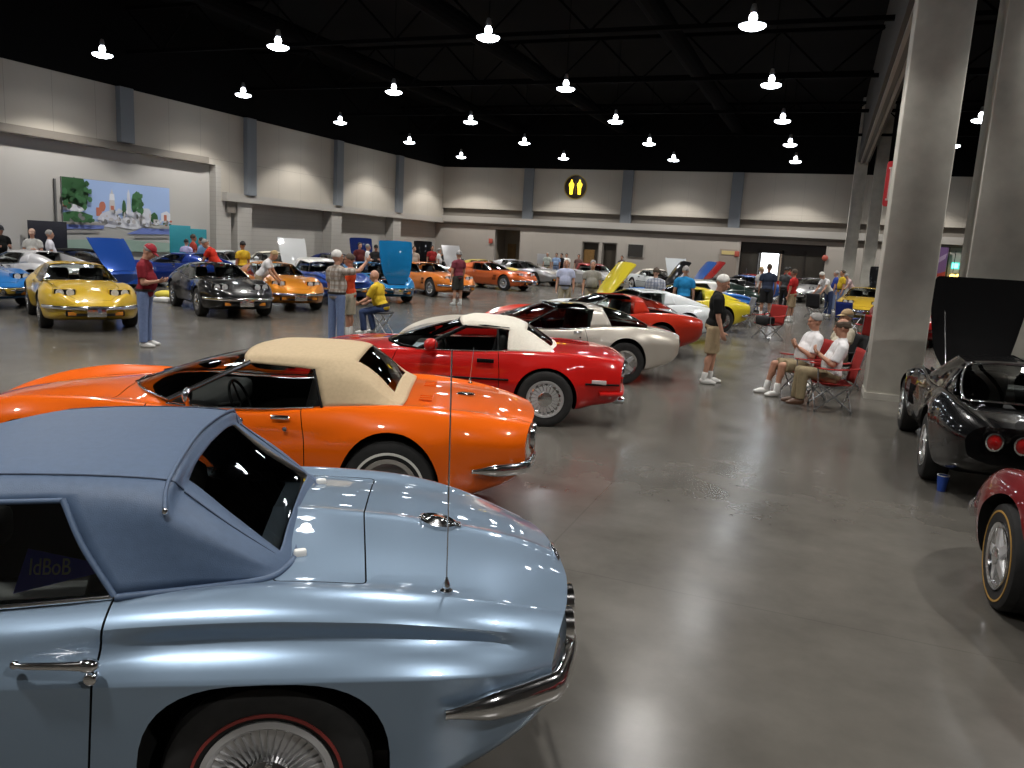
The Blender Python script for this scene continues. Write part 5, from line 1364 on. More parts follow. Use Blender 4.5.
    sitter(835, 386, 208, dict(lean=-.1, head=(.1, 0), belly=.06, shorts=True, armL=((.3, .22, -.85), (.8, -.40, .0)), armR=((.3, -.22, -.85), (.8, .40, .0)), legL=((.9, .1, .0), (.1, 0, -1)), legR=((.9, -.1, .0), (.1, 0, -1)), cap=True),
           'person in a cream shirt and tan cap sitting behind the balding person', dress(0, SH_CREAM, KHAKI_L, HG, SW, None, mat('tan_cap', (.5, .36, .2), .8)), 'folding chair under the person in the cream shirt', blk_f)
    # empty chairs in the aisle
    def chair(px, py, deg, label, fab): g = at(px, py); return camp_chair(label, fab, (g.x, g.y, 0), deg)
    c = chair(767, 339, 230, 'empty red folding chair with a black bag on its seat', red_f)
    g = at(767, 339); bg = thing('bag', 'black bag lying on the empty red folding chair', 'bag', (g.x - .05, g.y - .12, .37), math.radians(230)); b = MB(); b.box((.06, 0, .12), (.34, .42, .24), None, 0, .07); o = b.build('pouch', blk_f, bg, 60); b = MB(); b.tube(catmull([(.0, -.12, .22), (.02, -.06, .34), (.02, .06, .34), (.0, .12, .22)], 4), .012, 6); b.build('strap', blk_f, bg, 60)
    chair(815, 318, 60, 'black folding chair seen from behind in the crowd', blk_f)
    chair(846, 331, 60, 'blue folding chair seen from behind, beside the black one', blu_f)
    chair(869, 351, 100, 'red folding chair half hidden by the concrete column', red_f)
    chair(740, 326, 200, 'grey folding chair behind the yellow car', cloth('grey_chair_fabric', (.2, .2, .21)))
    # ---- standing people further off: two builds copied and re-dressed
    base = dict(vox=.016)
    tA, _ = ok(dict(base, belly=.04, armL=((.05, .16, -1), (.25, .05, -1)), armR=((.05, -.16, -1), (.25, -.05, -1)), belt=True))
    tB, _ = ok(dict(base, belly=.05, shorts=True, sock=.1, armL=((.0, .16, -1), (.2, .05, -1)), armR=((.05, -.16, -1), (.4, .0, -1))))
    tC, _ = ok(dict(base, lean=.55, head=(.1, 0), belly=.04, armL=((.5, .12, -1), (.6, 0, -.8)), armR=((.4, -.14, -1), (.6, .1, -.7)), legL=((-.10, .05, -1), (0, .02, -1)), legR=((-.10, -.05, -1), (0, -.02, -1))))
    tD, _ = ok(dict(base, belly=.03, head=(.15, .2), armL=((.1, .2, -1), (.85, -.3, .2)), armR=((.1, -.2, -1), (.8, .3, .1)), cap=True))
    PROTO = dict(A=tA, B=tB, C=tC, D=tD)
    # copies are taken from undressed prototypes: template material names stay on the mesh data
    L = [('B', 'person in a maroon polo shirt and dark shorts beside the orange cars', 457, 305, 150, SH_MAROON, DKOL, HG, SW, None, None, 1.78),
         ('A', 'person in a pale blue shirt and khaki trousers near the copper coupe', 563, 318, 285, SH_LBLUE, KHAKI_L, HW, SBR, None, None, 1.76),
         ('A', 'person in a grey shirt beside the one in pale blue', 589, 321, 290, SH_GREY, KHAKI_L, HG, SBR, None, None, 1.76),
         ('A', 'person in a bright blue tee shirt and grey cap seen from behind', 680, 333.5, 100, SH_BLUE, JEAN_D, HG, SW, None, None, 1.78),
         ('A', 'person in a grey blue plaid shirt behind the white coupe', 651, 333, 110, PL2, KHAKI, HB, SW, None, None, 1.70),
         ('B', 'person in a navy shirt and black shorts standing in the crowd, back turned', 764, 318, 95, SH_NAVY, BLKP, HB, SW, SKIN2, None, 1.90),
         ('B', 'person in a red shirt and khaki shorts standing in the crowd', 789, 322, 160, SH_RED, KHAKI, HB, SW, SKIN2, None, 1.78),
         ('A', 'person in a dark grey shirt between the navy and the red shirts', 782, 312, 60, SH_DKGREY, BLKP, HK, SBK, None, None, 1.78),
         ('C', 'person in a white shirt and dark jeans bending over, beside the black folding chair', 826, 316, 215, SH_WHITE, JEAN_D, HW, SW, None, None, 1.8),
         ('A', 'person in a yellow shirt and jeans behind the blue folding chair', 838, 313, 200, SH_YEL, JEAN, HB, SW, None, None, 1.78),
         ('A', 'person in a royal blue shirt beside the yellow shirt in the crowd', 832, 311, 180, C('royal_blue_shirt', (.03, .06, .3)), JEAN, HG, SW, None, None, 1.72),
         ('C', 'person in a white shirt bending beside the orange coupe, next to the black coupe', 259.5, 310.3, 30, SH_WHITE, KHAKI, HBL, SW, None, None, 1.7),
         ('D', 'person in a dark shirt standing at the picture edge by the left wall', 3, 284, -20, SH_BLK, BLKP, HK, SBK, SKIN2, mat('dark_cap', (.02, .02, .025), .8), 1.8),
         ('D', 'balding person in a light grey shirt looking over the silver coupe', 35, 288.5, -60, C('light_grey_shirt', (.48, .48, .46)), KHAKI, HG, SW, None, mat('skin_tone_cap', (.5, .33, .25), .8), 1.76),
         ('A', 'person in a white shirt standing before the black board', 52, 290.5, 60, C('off_white_shirt', (.60, .60, .66)), JEAN_D, HG, SW, None, None, 1.76),
         ('A', 'person with dark hair in a lavender shirt behind the dark blue coupe', 187, 283.5, 100, SH_LAV, JEAN, HK, SW, None, None, 1.62),
         ('A', 'person in a red shirt between the lavender and steel blue shirts', 194, 283, 60, C('brick_red_shirt', (.36, .05, .035)), KHAKI, HB, SW, SKIN2, None, 1.8),
         ('A', 'person in a steel blue shirt by the turquoise boards', 202, 284, 200, SH_STEEL, JEAN, HK, SW, None, None, 1.7),
         ('C', 'person in a bright red shirt leaning forward behind the black coupe', 219, 297, 200, C('bright_red_shirt', (.50, .03, .015)), DKOL, HG, SW, SKIN2, None, 1.85),
         ('A', 'person in a yellow shirt and pale trousers behind the black coupe', 243, 296, 170, C('golden_shirt', (.60, .40, .03)), WHT, HK, SW, SKIN2, None, 1.72),
         ('A', 'person with dark hair in a black and red tee shirt by the left wall', 359, 285, -30, C('black_red_shirt', (.10, .02, .02)), JEAN_D, HK, SBK, None, None, 1.8),
         ('A', 'person in a white shirt by the left wall, beside the black shirts', 367, 286, 30, C('bright_white_shirt', (.75, .75, .76)), JEAN, HG, SW, None, None, 1.75),
         ('D', 'person in a black tee shirt with folded arms by the left wall', 375, 287, -60, C('charcoal_shirt', (.02, .02, .022)), JEAN_D, HK, SBK, None, mat('black_cap', (.012, .012, .012), .8), 1.75),
         ('A', 'person in a pale shirt behind the raised bright blue hood', 413, 285, -40, C('sand_shirt', (.42, .34, .28)), JEAN_D, HB, SBK, None, None, 1.75),
         ('A', 'person in a dark red shirt near the back left corner', 431, 281, -40, C('wine_shirt', (.28, .02, .02)), DKOL, HK, SBK, SKIN2, None, 1.8),
         ('A', 'person in a white shirt before a black hood near the back left corner', 438, 282, 20, C('plain_white_shirt', (.68, .68, .68)), KHAKI, HG, SW, None, None, 1.68),
         ('A', 'leftmost of the small figures before the back wall, pale green shirt', 546, 281, 270, C('pale_green_shirt', (.42, .46, .42)), KHAKI, HG, SW, None, None, 1.7),
         ('A', 'second small figure before the back wall, light blue shirt', 555, 281, 270, C('light_blue_shirt', (.30, .42, .66)), JEAN, HB, SW, None, None, 1.7),
         ('A', 'third small figure before the back wall, black shirt', 560, 281, 250, C('jet_shirt', (.015, .015, .02)), BLKP, HK, SBK, None, None, 1.7),
         ('A', 'fourth small figure before the back wall, white shirt', 565, 281, 280, C('snow_shirt', (.72, .70, .72)), KHAKI, HK, SBK, None, None, 1.7),
         ('A', 'fifth small figure before the back wall, brown shirt', 577, 283, 270, C('brown_shirt', (.16, .09, .08)), KHAKI, HB, SBK, None, None, 1.7),
         ('A', 'person in a dark shirt standing left of the doorway in the back wall', 620, 284, 260, C('slate_shirt', (.08, .06, .08)), DKOL, HB, SBK, None, None, 1.75),
         ('B', 'person in a pale shirt behind the navy shirt in the crowd', 757, 312, 40, C('ivory_shirt', (.6, .57, .55)), BLKP, HBL, SBK, None, None, 1.75),
         ('A', 'person in a white shirt in front of the lobby doors', 808, 296, 200, C('cotton_white_shirt', (.72, .71, .74)), JEAN_D, HK, SW, None, None, 1.55),
         ('C', 'person in a pinkish shirt bending, right of the blue folding chair', 850, 309, 200, C('pinkish_shirt', (.55, .40, .40)), C('grey_trousers', (.25, .25, .27)), HG, SW, None, None, 1.7),
         ('A', 'person in a scarlet shirt far down the aisle, half hidden behind the dark grey shirt', 786, 300, 100, C('scarlet_shirt', (.40, .03, .02)), JEAN_D, HK, SW, None, None, 1.7)]
    made = {}
    jobs = []
    for e in L: jobs.append(e)
    first = {}
    for e in jobs:
        t = PROTO[e[0]]
        if e[0] not in first: first[e[0]] = e; continue
        o = copy_tree(t); g = at(e[2], e[3]); put(o, g.x, g.y, e[4]); apply_swap(o, dress(0, e[5], e[6], e[7], e[8], e[9], e[10])); o.scale = (e[11] / 1.75,) * 3; tag(o, e[1], 'person')
    for k, e in first.items():
        o = PROTO[k]; g = at(e[2], e[3]); put(o, g.x, g.y, e[4]); apply_swap(o, dress(0, e[5], e[6], e[7], e[8], e[9], e[10])); o.scale = (e[11] / 1.75,) * 3; tag(o, e[1], 'person')
# ------------------------------------------------------------------ the other cars
PT = {}
def PC(name, col, metal=0.0, rough=.3): return paint(name, col, metal, rough)
def setcar(o, deg, px, py, ref):
    g = at(px, py); a = math.radians(deg); c, s = math.cos(a), math.sin(a)
    o.location = (g.x - (c * ref[0] - s * ref[1]), g.y - (s * ref[0] + c * ref[1]), 0); o.rotation_euler = (0, 0, a)
def place_far():
    # prototypes (each is one of the cars itself)
    P_YEL = PC('golden_yellow_paint', (.58, .38, .03)); P_LRED = PC('red_orange_paint', (.50, .03, .012)); P_SKY = PC('bright_blue_paint', (.01, .20, .48)); P_WH = PC('white_paint', (.72, .74, .75)); P_DBL = PC('dark_blue_paint', (.010, .035, .22), .2)
    # chrome-bumper coupe with its lamps up
    A = thing('coupe_car', 'golden yellow coupe with its headlamps up, facing the camera at the picture edge', 'car'); c3_coupe(A, P_YEL, INT_BLACK, 'rally', None, True); setcar(A, -33, 97, 333, (3.5, 0))
    # later fastback
    B = thing('coupe_car', 'red coupe with a black roof behind the silver beige coupe', 'car'); c3_coupe(B, P_LRED, INT_BLACK, 'spoke', None, False, roof_m=GL_TINT, fast=True, bumpers=False); pose(B, -3.37, 16.3, 214)
    # hood-open coupe
    Hh = thing('coupe_car', 'bright blue coupe with its blue hood raised, facing the camera', 'car'); c3_coupe(Hh, P_SKY, INT_BLACK, 'rally', None, False, open_h=math.radians(74)); pose(Hh, -15.35, 24.3, -38)
    # convertible
    Cc = thing('convertible_car', 'white convertible with its raised white hood by the left wall', 'car'); c4_conv(Cc, P_WH, T_WHITE, INT_BLACK, open_h=math.radians(62)); pose(Cc, -23.4, 29.2, -30)
    Hr = thing('coupe_car', 'lemon yellow coupe with its raised yellow hood, tail to the aisle', 'car'); c3_coupe(Hr, PC('lemon_yellow_paint', (.68, .55, .03)), INT_BLACK, 'rally', None, False, open_h=math.radians(47)); pose(Hr, -3.01, 22.95, 220)
    Cb = thing('convertible_car', 'deep blue convertible with its wide raised hood before the mural', 'car'); c4_conv(Cb, PC('deep_blue_paint', (.012, .06, .30), .2), BLACKP, INT_BLACK, open_h=math.radians(40)); pose(Cb, -23.2, 18.9, -11)
    D = thing('hardtop_car', 'blue hardtop car with a white roof beside the bright blue raised hood', 'car'); c2_conv(D, PC('royal_blue_paint', (.012, .05, .26)), mat('white_hard_roof', (.72, .72, .7), .3, coat=1.0), INT_BLACK, 'finned', None); pose(D, -15.9, 22.2, -34)
    DET = ('steering_wheel',)
    def cp(src, label, deg, px, py, ref, sw, name=None):
        o = copy_tree(src, None, sw)
        if deg is None: pose(o, px, py, ref)
        else: setcar(o, deg, px, py, ref)
        tag(o, label, 'car'); return o
    Y, R_, K, W_, L_ = 'golden_yellow_paint', 'red_orange_paint', 'bright_blue_paint', 'white_paint', 'royal_blue_paint'
    GB = PC('gloss_black_paint', (.005, .005, .006)); OR = PC('amber_orange_paint', (.62, .22, .015), .15); COP = PC('copper_paint', (.50, .10, .02), .2); GRY = PC('grey_silver_paint', (.30, .30, .31), .5); SIL = PC('silver_white_paint', (.58, .58, .60), .3)
    LY = PC('lemon_yellow_paint', (.68, .55, .03)); PY = PC('pale_yellow_paint', (.66, .52, .10)); CR = PC('crimson_paint', (.30, .012, .012)); WB = PC('arctic_white_paint', (.68, .72, .74)); OR2 = PC('tangerine_paint', (.60, .17, .02)); TEAL = PC('mid_blue_paint', (.015, .13, .38))
    cp(A, 'black coupe with chrome bumper facing the camera, between the dark blue and amber coupes', -33, 246, 320, (3.5, 0), {Y: GB})
    cp(A, 'amber orange coupe behind the person in plaid, headlamps up', None, -15.6, 19.5, -37, {Y: OR})
    cp(A, 'amber orange coupe beside the person in the maroon polo', -28, 464, 299, (3.5, 0), {Y: OR2})
    cp(A, 'copper red coupe standing alone before the grey cars', -14, 532, 292, (3.5, 0), {Y: COP})
    cp(A, 'pale yellow coupe behind the amber coupe and the maroon polo', None, -17.6, 38.8, -24, {Y: PY})
    cp(A, 'orange car in the row behind the pale yellow coupe', None, -23.2, 46.6, -25, {Y: PC('soft_orange_paint', (.6, .2, .04))})
    cp(A, 'white coupe behind the copper red coupe', None, -18.0, 44.0, -18, {Y: SIL})
    cp(A, 'bright blue coupe cut off by the picture edge, its nose showing', -16, 5, 309.5, (3.4, 0), {Y: TEAL})
    cp(A, 'silver coupe seen from the side behind the golden yellow coupe', None, -19.7, 15.8, 190, {Y: SIL})
    cp(A, 'dark blue coupe seen from the side behind the red polo shirt', None, -19.7, 21.6, 190, {Y: P_DBL})
    cp(A, 'white coupe with smooth sail panels behind the red coupe', None, -3.41, 19.38, 218, {Y: WB})
    cp(A, 'golden car with an upright screen right of the crowd, partly behind the column', None, 1.55, 33.5, -94, {Y: PC('mustard_paint', (.55, .36, .03))})
    cp(A, 'dark red car behind the concrete column, chrome lamps showing', None, 2.25, 26.2, -92, {Y: CR})
    cp(A, 'orange coupe seen in the gap between the two concrete columns', None, 7.5, 38.5, 200, {Y: OR})
    cp(A, 'dark green coupe in the row behind the bright blue tee shirt', None, -3.2, 30.4, 212, {Y: PC('dark_green_paint', (.02, .035, .03), .3)})
    cp(A, 'silver car at the far end of the aisle in front of the lobby doors', -100, 800, 303, (3.5, 0), {Y: GRY})
    cp(A, 'white car in the row by the left wall, windscreen towards the camera', None, -23.3, 25.9, -6, {Y: WB})
    cp(A, 'black car in the row by the left wall behind the crowd', None, -21.8, 35.6, -30, {Y: GB})
    cp(B, 'grey coupe behind the copper coupe, tail to the aisle', None, -16.2, 40.9, -20, {R_: GRY})
    cp(Hr, 'black coupe with its raised black hood beside the bright blue tee shirt', None, -3.2, 34.6, 214, {'lemon_yellow_paint': GB})
    cp(Hh, 'dark blue coupe with a raised dark hood by the left wall', None, -22.3, 32.3, -28, {K: PC('navy_blue_paint', (.008, .02, .12))})
    cp(Hh, 'black coupe with its raised hood near the back left corner', None, -22.4, 38.6, -30, {K: GB})
    cp(Hr, 'blue coupe with its raised blue hood in the row towards the lobby doors', None, -3.0, 41.0, 214, {'lemon_yellow_paint': PC('stripe_blue_paint', (.03, .10, .36))})
    cp(Hr, 'red coupe with its raised red hood in the back row', None, -3.0, 44.6, 214, {'lemon_yellow_paint': CR})
    cp(Hh, 'black coupe with its raised hood right of the crowd', None, 2.6, 41.6, -94, {K: GB})
    cp(Cc, 'white convertible with its raised white hood in the back row', None, -9.0, 43.0, -50, {W_: WB})
    cp(Cc, 'white convertible with its raised hood behind the pale yellow coupe', None, -22.3, 42.3, -32, {W_: SIL})
    cp(D, 'blue and white car with a rounded tail behind the lemon yellow coupe', None, -3.1, 26.2, 208, {L_: PC('two_tone_blue_paint', (.02, .12, .40))})
    cp(D, 'white car with a red roof behind the pale blue shirt', None, -12.3, 42.2, -45, {L_: SIL, 'white_hard_roof': CR})
    cp(D, 'red and white car seen between the columns', None, 4.15, 24.6, -92, {L_: CR})
    # the red car at the picture edge, fender gills and side pipe towards the aisle
    r = thing('coupe_car', 'dark red coupe with fender gills and side pipe, closest car on the column side', 'car')
    c3_coupe(r, PC('dark_red_metallic', (.17, .010, .012), .25), INT_BLACK, 'spoke', (mat('gold_stripe', (.42, .24, .05), .6), .82, .012), False)
    b = MB()
    for s in (1, -1):
        b = MB(); b.tube(catmull([(2.02, s * .84, .27), (1.9, s * .875, .245), (.55, s * .875, .225), (.42, s * .88, .21)], 4), .05, 14)
        b.build('side_pipe', CHROME, r, 50)
    for w in r.children:
        if w.name.split('.')[0] == 'wheel' and w.location.x > 2: w.rotation_euler.z -= math.radians(9)     # front wheels steered
    pose(r, *RED_FENDER)
RED_FENDER = (2.605, 3.28, 103)
# ------------------------------------------------------------------ signs, mural and small things
def flat_poly(b, pts, mi, plane, off): b.add([plane(u, v, off) for u, v in pts], [tuple(range(len(pts)))], mi)
def blob(cx, cy, rx, ry, n=14, j=.0):
    rnd = random.Random(int(cx * 1000 + cy * 77)); return [(cx + rx * (1 + j * (rnd.random() - .5)) * math.cos(2 * PI * i / n), cy + ry * (1 + j * (rnd.random() - .5)) * math.sin(2 * PI * i / n)) for i in range(n)]
def place_misc():
    # fountain mural hung on the left wall
    a = at_x(61, 177, XL - .3); c = at_x(169, 186, XL - .3); z0, z1 = 1.0, 3.55; y0, y1 = a.y, c.y; X = XL - .30
    W = y1 - y0; Hh = z1 - z0
    cols = dict(sky=(.36, .50, .80), tree=(.03, .10, .035), tree2=(.05, .16, .06), stone=(.55, .53, .54), white=(.72, .74, .80), red=(.48, .16, .10), ground=(.42, .42, .40), pool=(.16, .22, .55), dark=(.2, .2, .2), spray=(.62, .64, .72), teal=(.30, .42, .36), rim=(.30, .29, .28))
    names = list(cols); mats = [mat('mural_' + k, v, .6) for k, v in cols.items()]; ix = {k: i for i, k in enumerate(names)}
    P = lambda u, v, o: Vector((X + o, y0 + u * W, z0 + v * Hh)); b = MB(); k = [0]
    def q(pts, m): k[0] += 1; flat_poly(b, pts, ix[m], P, .012 + .0012 * k[0])
    q([(0, 0), (1, 0), (1, 1), (0, 1)], 'sky'); q([(0, 0), (1, 0), (1, .42), (.6, .44), (.3, .42), (0, .44)], 'ground')
    q(blob(.10, .82, .13, .26, 16, .3), 'tree') if False else q([(0, .62), (.10, .55), (.20, .62), (.22, .80), (.18, 1), (0, 1)], 'tree'); q([(0, .40), (.24, .40), (.25, .50), (.12, .56), (0, .52)], 'tree2')
    q([(0, .56), (.14, .54), (.20, .58), (.10, .64), (0, .68)], 'white'); q([(.0, .60), (.06, .58), (.06, .66), (0, .66)], 'red')
    q([(.28, .50), (.33, .50), (.33, .62), (.28, .62)], 'red'); q(blob(.335, .64, .03, .07, 12, .2), 'red'); q([(.395, .42), (.455, .42), (.45, .70), (.44, .82), (.425, .90), (.41, .82), (.40, .70)], 'stone'); q([(.40, .74), (.45, .74), (.445, .83), (.405, .83)], 'white'); q([(.41, .60), (.44, .60), (.44, .66), (.41, .66)], 'red')
    q(blob(.66, .70, .055, .20, 16, .15), 'tree2'); q(blob(.535, .62, .02, .14, 12, .1), 'tree'); q([(.55, .42), (.61, .42), (.592, .86), (.58, .92), (.568, .86)], 'spray')
    q(blob(.72, .52, .10, .14, 18, .35), 'spray'); q(blob(.40, .46, .10, .12, 18, .35), 'spray'); q(blob(.58, .42, .16, .08, 18, .3), 'white'); q(blob(.35, .42, .03, .04, 10, .3), 'dark'); q(blob(.70, .50, .03, .06, 10, .3), 'stone'); q(blob(.47, .47, .025, .07, 10, .3), 'dark')
    q(blob(.83, .52, .04, .08, 12, .3), 'tree'); q([(.90, .48), (1, .48), (1, .60), (.96, .64), (.90, .60)], 'white'); q([(.93, .48), (.96, .48), (.96, .58), (.93, .58)], 'red'); q([(.82, .42), (.88, .42), (.88, .50), (.82, .50)], 'stone')
    q([(0, .30), (.34, .32), (.34, .40), (.0, .38)], 'pool'); q([(.55, .26), (1, .28), (1, .36), (.70, .36)], 'pool'); q([(0, .36), (.35, .37), (.35, .40), (0, .395)], 'rim'); q([(.62, .20), (1, .22), (1, .25), (.62, .235)], 'rim'); q([(0, .24), (.3, .26), (.3, .285), (0, .27)], 'rim'); q([(0, 0), (1, 0), (1, .14), (.5, .18), (0, .15)], 'teal')
    rnd = random.Random(5)
    for i in range(46):
        u = .30 + .48 * rnd.random(); v = .40 + .20 * rnd.random() * (1 - abs(u - .52)); q(blob(u, v, .008 + .016 * rnd.random(), .015 + .03 * rnd.random(), 8, .5), rnd.choice(['stone', 'white', 'spray', 'spray', 'dark', 'white']))
    for i in range(34):
        u = .22 * rnd.random(); v = .60 + .38 * rnd.random(); q(blob(u, v, .02, .04, 8, .6), rnd.choice(['tree', 'tree2', 'tree']))
    for i in range(14): q(blob(.02 + .22 * rnd.random(), .42 + .08 * rnd.random(), .02, .03, 8, .6), rnd.choice(['tree', 'tree2', 'dark']))
    for i in range(16): q(blob(.82 + .16 * rnd.random(), .42 + .06 * rnd.random(), .014, .02, 8, .6), rnd.choice(['stone', 'dark', 'tree', 'red', 'white']))
    for i in range(12): q(blob(.64 + .04 * rnd.random(), .58 + .30 * rnd.random(), .018, .04, 8, .6), rnd.choice(['tree', 'tree2']))
    b.box((X - .02, y0 + W / 2, z0 + Hh / 2), (.04, W + .02, Hh + .02), None, len(names))
    tag(b.build('mural', mats + [mat('mural_backing', (.25, .25, .24), .7)]), 'large mural of a city fountain and trees hung on the wall', 'mural')
    b = MB(); b.box((X + .02, y0 - .28, z0 + Hh / 2 - .1), (.05, .07, Hh)); tag(b.build('banner_pole', mat('pole_grey', (.12, .12, .12), .5)), 'thin dark upright pole at the edge of the fountain mural', 'pole')
    # round yellow figure sign on the back wall
    c = at_y(575.5, 187, YB - .2); r = thing('round_sign', 'round black sign with two yellow figures high on the back wall', 'sign', (c.x, YB - .15, c.z))
    b = MB(); b.lathe([(.72, .05), (.72, -.02), (.66, -.04), (.0001, -.04)], 40, (0, 0, 0), 'Y', 0); b.build('disc', mat('sign_dark', (.035, .018, .006), .4), r, 40)
    b = MB(); b.lathe([(.72, .02), (.77, .02), (.77, -.06), (.72, -.06)], 40, (0, 0, 0), 'Y', 0, closed=True); b.build('rim', mat('sign_gold_rim', (.42, .30, .08), .35, .4), r, 40)
    YS = emis('lit_yellow_figure', (1.0, .68, .03), 1.6)
    for s in (-1, 1):
        b = MB(); x = s * .27
        body = [(x - .09, -.46), (x + .09, -.46), (x + .10, -.22), (x + (.13 if s < 0 else .10), -.05), (x + .17, .12), (x + .15, .22), (x + .07, .27), (x + .04, .42), (x, .47), (x - .04, .42), (x - .07, .27), (x - .15, .22), (x - .17, .12), (x - .12, -.05), (x - .10, -.22)]
        b.prism(body, -.07, -.04, 'XZ'); b.build('figure', YS, r)
    b = MB(); b.box((-.0, -.05, -.02), (.03, .02, .80)); b.build('divider', mat('sign_amber', (.5, .22, .03), .4), r)
    # red signs and alarms
    c = at_x(889, 184, .8); r = thing('hanging_sign', 'tall red sign with a pale stripe fixed to the concrete column', 'sign', (.72, 14.9, c.z - .0))
    g = at_y(889.5, 184, 14.6); r.location = (g.x, 14.6, g.z)
    b = MB(); b.prism(round_poly([(-.07, -.36), (.07, -.36), (.07, .36), (-.07, .36)], .05, 3), -.03, .03, 'XZ'); b.build('panel', mat('red_sign', (.55, .04, .05), .4), r, 40)
    b = MB(); b.box((0, -.033, .0), (.03, .008, .50)); b.box((0, -.033, .25), (.075, .008, .03)); b.box((0, -.033, -.25), (.075, .008, .03)); b.build('stripe', mat('sign_white', (.7, .6, .6), .5), r)
    b = MB(); b.tube([(.05, 0, .1), (max(.06, .80 - g.x), 0, .1)], .02, 6); b.build('bracket', M_DARKMETAL, r)
    for (px, py, lb) in ((491, 241, 'small red alarm box left of the restroom alcove'), (737, 254, 'small red alarm box beside the beige door'), (825, 258, 'red round alarm bell right of the lobby doors')):
        g = at_y(px, py, YB - .03); b = MB(); b.box((0, 0, 0), (.28, .08, .32), None, 0, .03) if 'bell' not in lb else b.lathe([(.17, .05), (.17, -.03), (.10, -.07), (.0001, -.08)], 20, (0, 0, 0), 'Y', 0)
        o = b.build('alarm_box' if 'bell' not in lb else 'alarm_bell', mat('alarm_red', (.48, .10, .07), .5), None, 40); o.location = (g.x, YB - .09, g.z); tag(o, lb, 'alarm')
    # things in the gap between the columns
    g = at_y(934, 258, YB - .3); r = thing('banner', 'purple and red banner between the two concrete columns', 'banner', (g.x, YB - .3, 1.0))
    m = mat('banner_purple', (.15, .08, .22), .7); b = MB(); b.box((0, 0, 1.1), (1.3, .03, 2.2), None, 0); b.add([(-.65, -.02, 0), (.65, -.02, 0), (.65, -.02, .9), (-.65, -.02, .45)], [(0, 1, 2, 3)], 1); b.add([(-.4, -.025, .8), (.55, -.025, 1.6), (.62, -.025, 1.9), (-.5, -.025, 1.1)], [(0, 1, 2, 3)], 2); b.build('cloth', [m, mat('banner_red', (.32, .04, .03), .7), mat('banner_lilac', (.34, .26, .42), .7)], r)
    b = MB(); b.tube([(-.7, 0, 2.22), (.7, 0, 2.22)], .03, 6); b.tube([(-.7, 0, -1.0), (-.7, 0, 2.22)], .03, 6); b.tube([(.7, 0, -1.0), (.7, 0, 2.22)], .03, 6); b.build('stand', M_DARKMETAL, r)
    g = at_y(959, 266, YB - .3); b = MB(); b.box((0, 0, 0), (.75, .1, .36), None, 0, .02); b.box((-.2, -.055, 0), (.3, .02, .26), None, 1); o = b.build('lit_sign', [emis('sign_teal', (.03, .42, .32), 1.2), emis('sign_cyan', (.2, .75, .85), 1.8)]); o.location = (g.x, YB - .35, g.z); tag(o, 'glowing teal sign beyond the concrete columns', 'sign')
    for px, py, lb in ((952, 276, 'left of two small amber lamps under the teal sign'), (958, 276, 'right of two small amber lamps under the teal sign')):
        g = at_y(px, py, YB - .6); b = MB(); b.ellipsoid((0, 0, 0), (.14, .14, .11)); b.tube([(0, 0, .1), (0, 0, 1.35)], .015, 5, mi=1); o = b.build('pendant_lamp', [emis('amber_glow', (1.0, .62, .12), 3.0), M_DARKMETAL], None, 60); o.location = (g.x, YB - .7, g.z); tag(o, lb, 'lamp')
    # blue paper cup on the floor by the black coupe
    g = at(941, 491); r = thing('paper_cup', 'blue paper cup with a white rim standing on the floor', 'cup', (g.x, g.y, 0)); b = MB(); b.lathe([(.0001, .002), (.036, .002), (.052, .155), (.047, .155), (.033, .012), (.0001, .012)], 20); b.build('cup', mat('cup_blue', (.02, .07, .36), .5), r, 40); b = MB(); b.lathe([(.049, .152), (.054, .152), (.055, .160), (.049, .160)], 20, closed=True); b.build('rim', M_WHITE, r, 50)
    # yellow and white things lying on the floor by the black coupe
    g = at(166, 299); r = thing('cloth_bundle', 'yellow cloth bundle on the floor beside the black coupe', 'bundle', (g.x, g.y, 0)); b = MB(); b.ellipsoid((0, 0, .12), (.36, .24, .13)); b.ellipsoid((.2, .06, .16), (.2, .16, .12)); o = b.build('cloth', mat('yellow_cloth', (.62, .52, .06), .8), r, 60)
    g = at(174, 301); b = MB(); b.box((0, 0, .06), (.55, .4, .12), None, 0, .04); o = b.build('white_bag', M_WHITE, None, 40); o.location = (g.x + .1, g.y - .4, 0); tag(o, 'flat white bag on the floor beside the yellow bundle', 'bag')
    # boards
    def board(px, py, w, h, col, lb, deg, z=.75, name='display_board'):
        g = at(px, py); r = thing(name, lb, 'board', (g.x, g.y, 0), math.radians(deg)); b = MB(); b.box((0, 0, z + h / 2), (.03, w, h), None, 0, .008); b.build('panel', mat('board_' + lb.split()[0], col, .6), r, 40)
        for s in (1, -1):
            b = MB(); b.tube([(0, s * w * .42, 0), (0, s * w * .42, z + .05)], .018, 6); b.build('leg', M_DARKMETAL, r)
        return r
    board(50, 280.4, 1.25, 1.05, (.010, .011, .02), 'black board standing upright behind the two people in pale shirts', -15, .95)
    board(181, 282, .75, 1.1, (.04, .36, .44), 'turquoise board standing upright left of the lavender shirt', -60, 1.0); board(199, 282, .6, .9, (.05, .32, .42), 'turquoise board standing upright behind the steel blue shirt', -60, 1.1)
    board(541, 280.5, .65, .6, (.5, .5, .52), 'white poster board standing before the back wall', -80, 1.0)
    # papers on dashboards, pennant in the side window
    def loc_in(o, p): a = o.rotation_euler.z; return Vector((o.location.x + math.cos(a) * p[0] - math.sin(a) * p[1], o.location.y + math.sin(a) * p[0] + math.cos(a) * p[1], p[2]))
    cars = {o['label']: o for o in bpy.data.objects if o.parent is None and o.get('category') == 'car'}
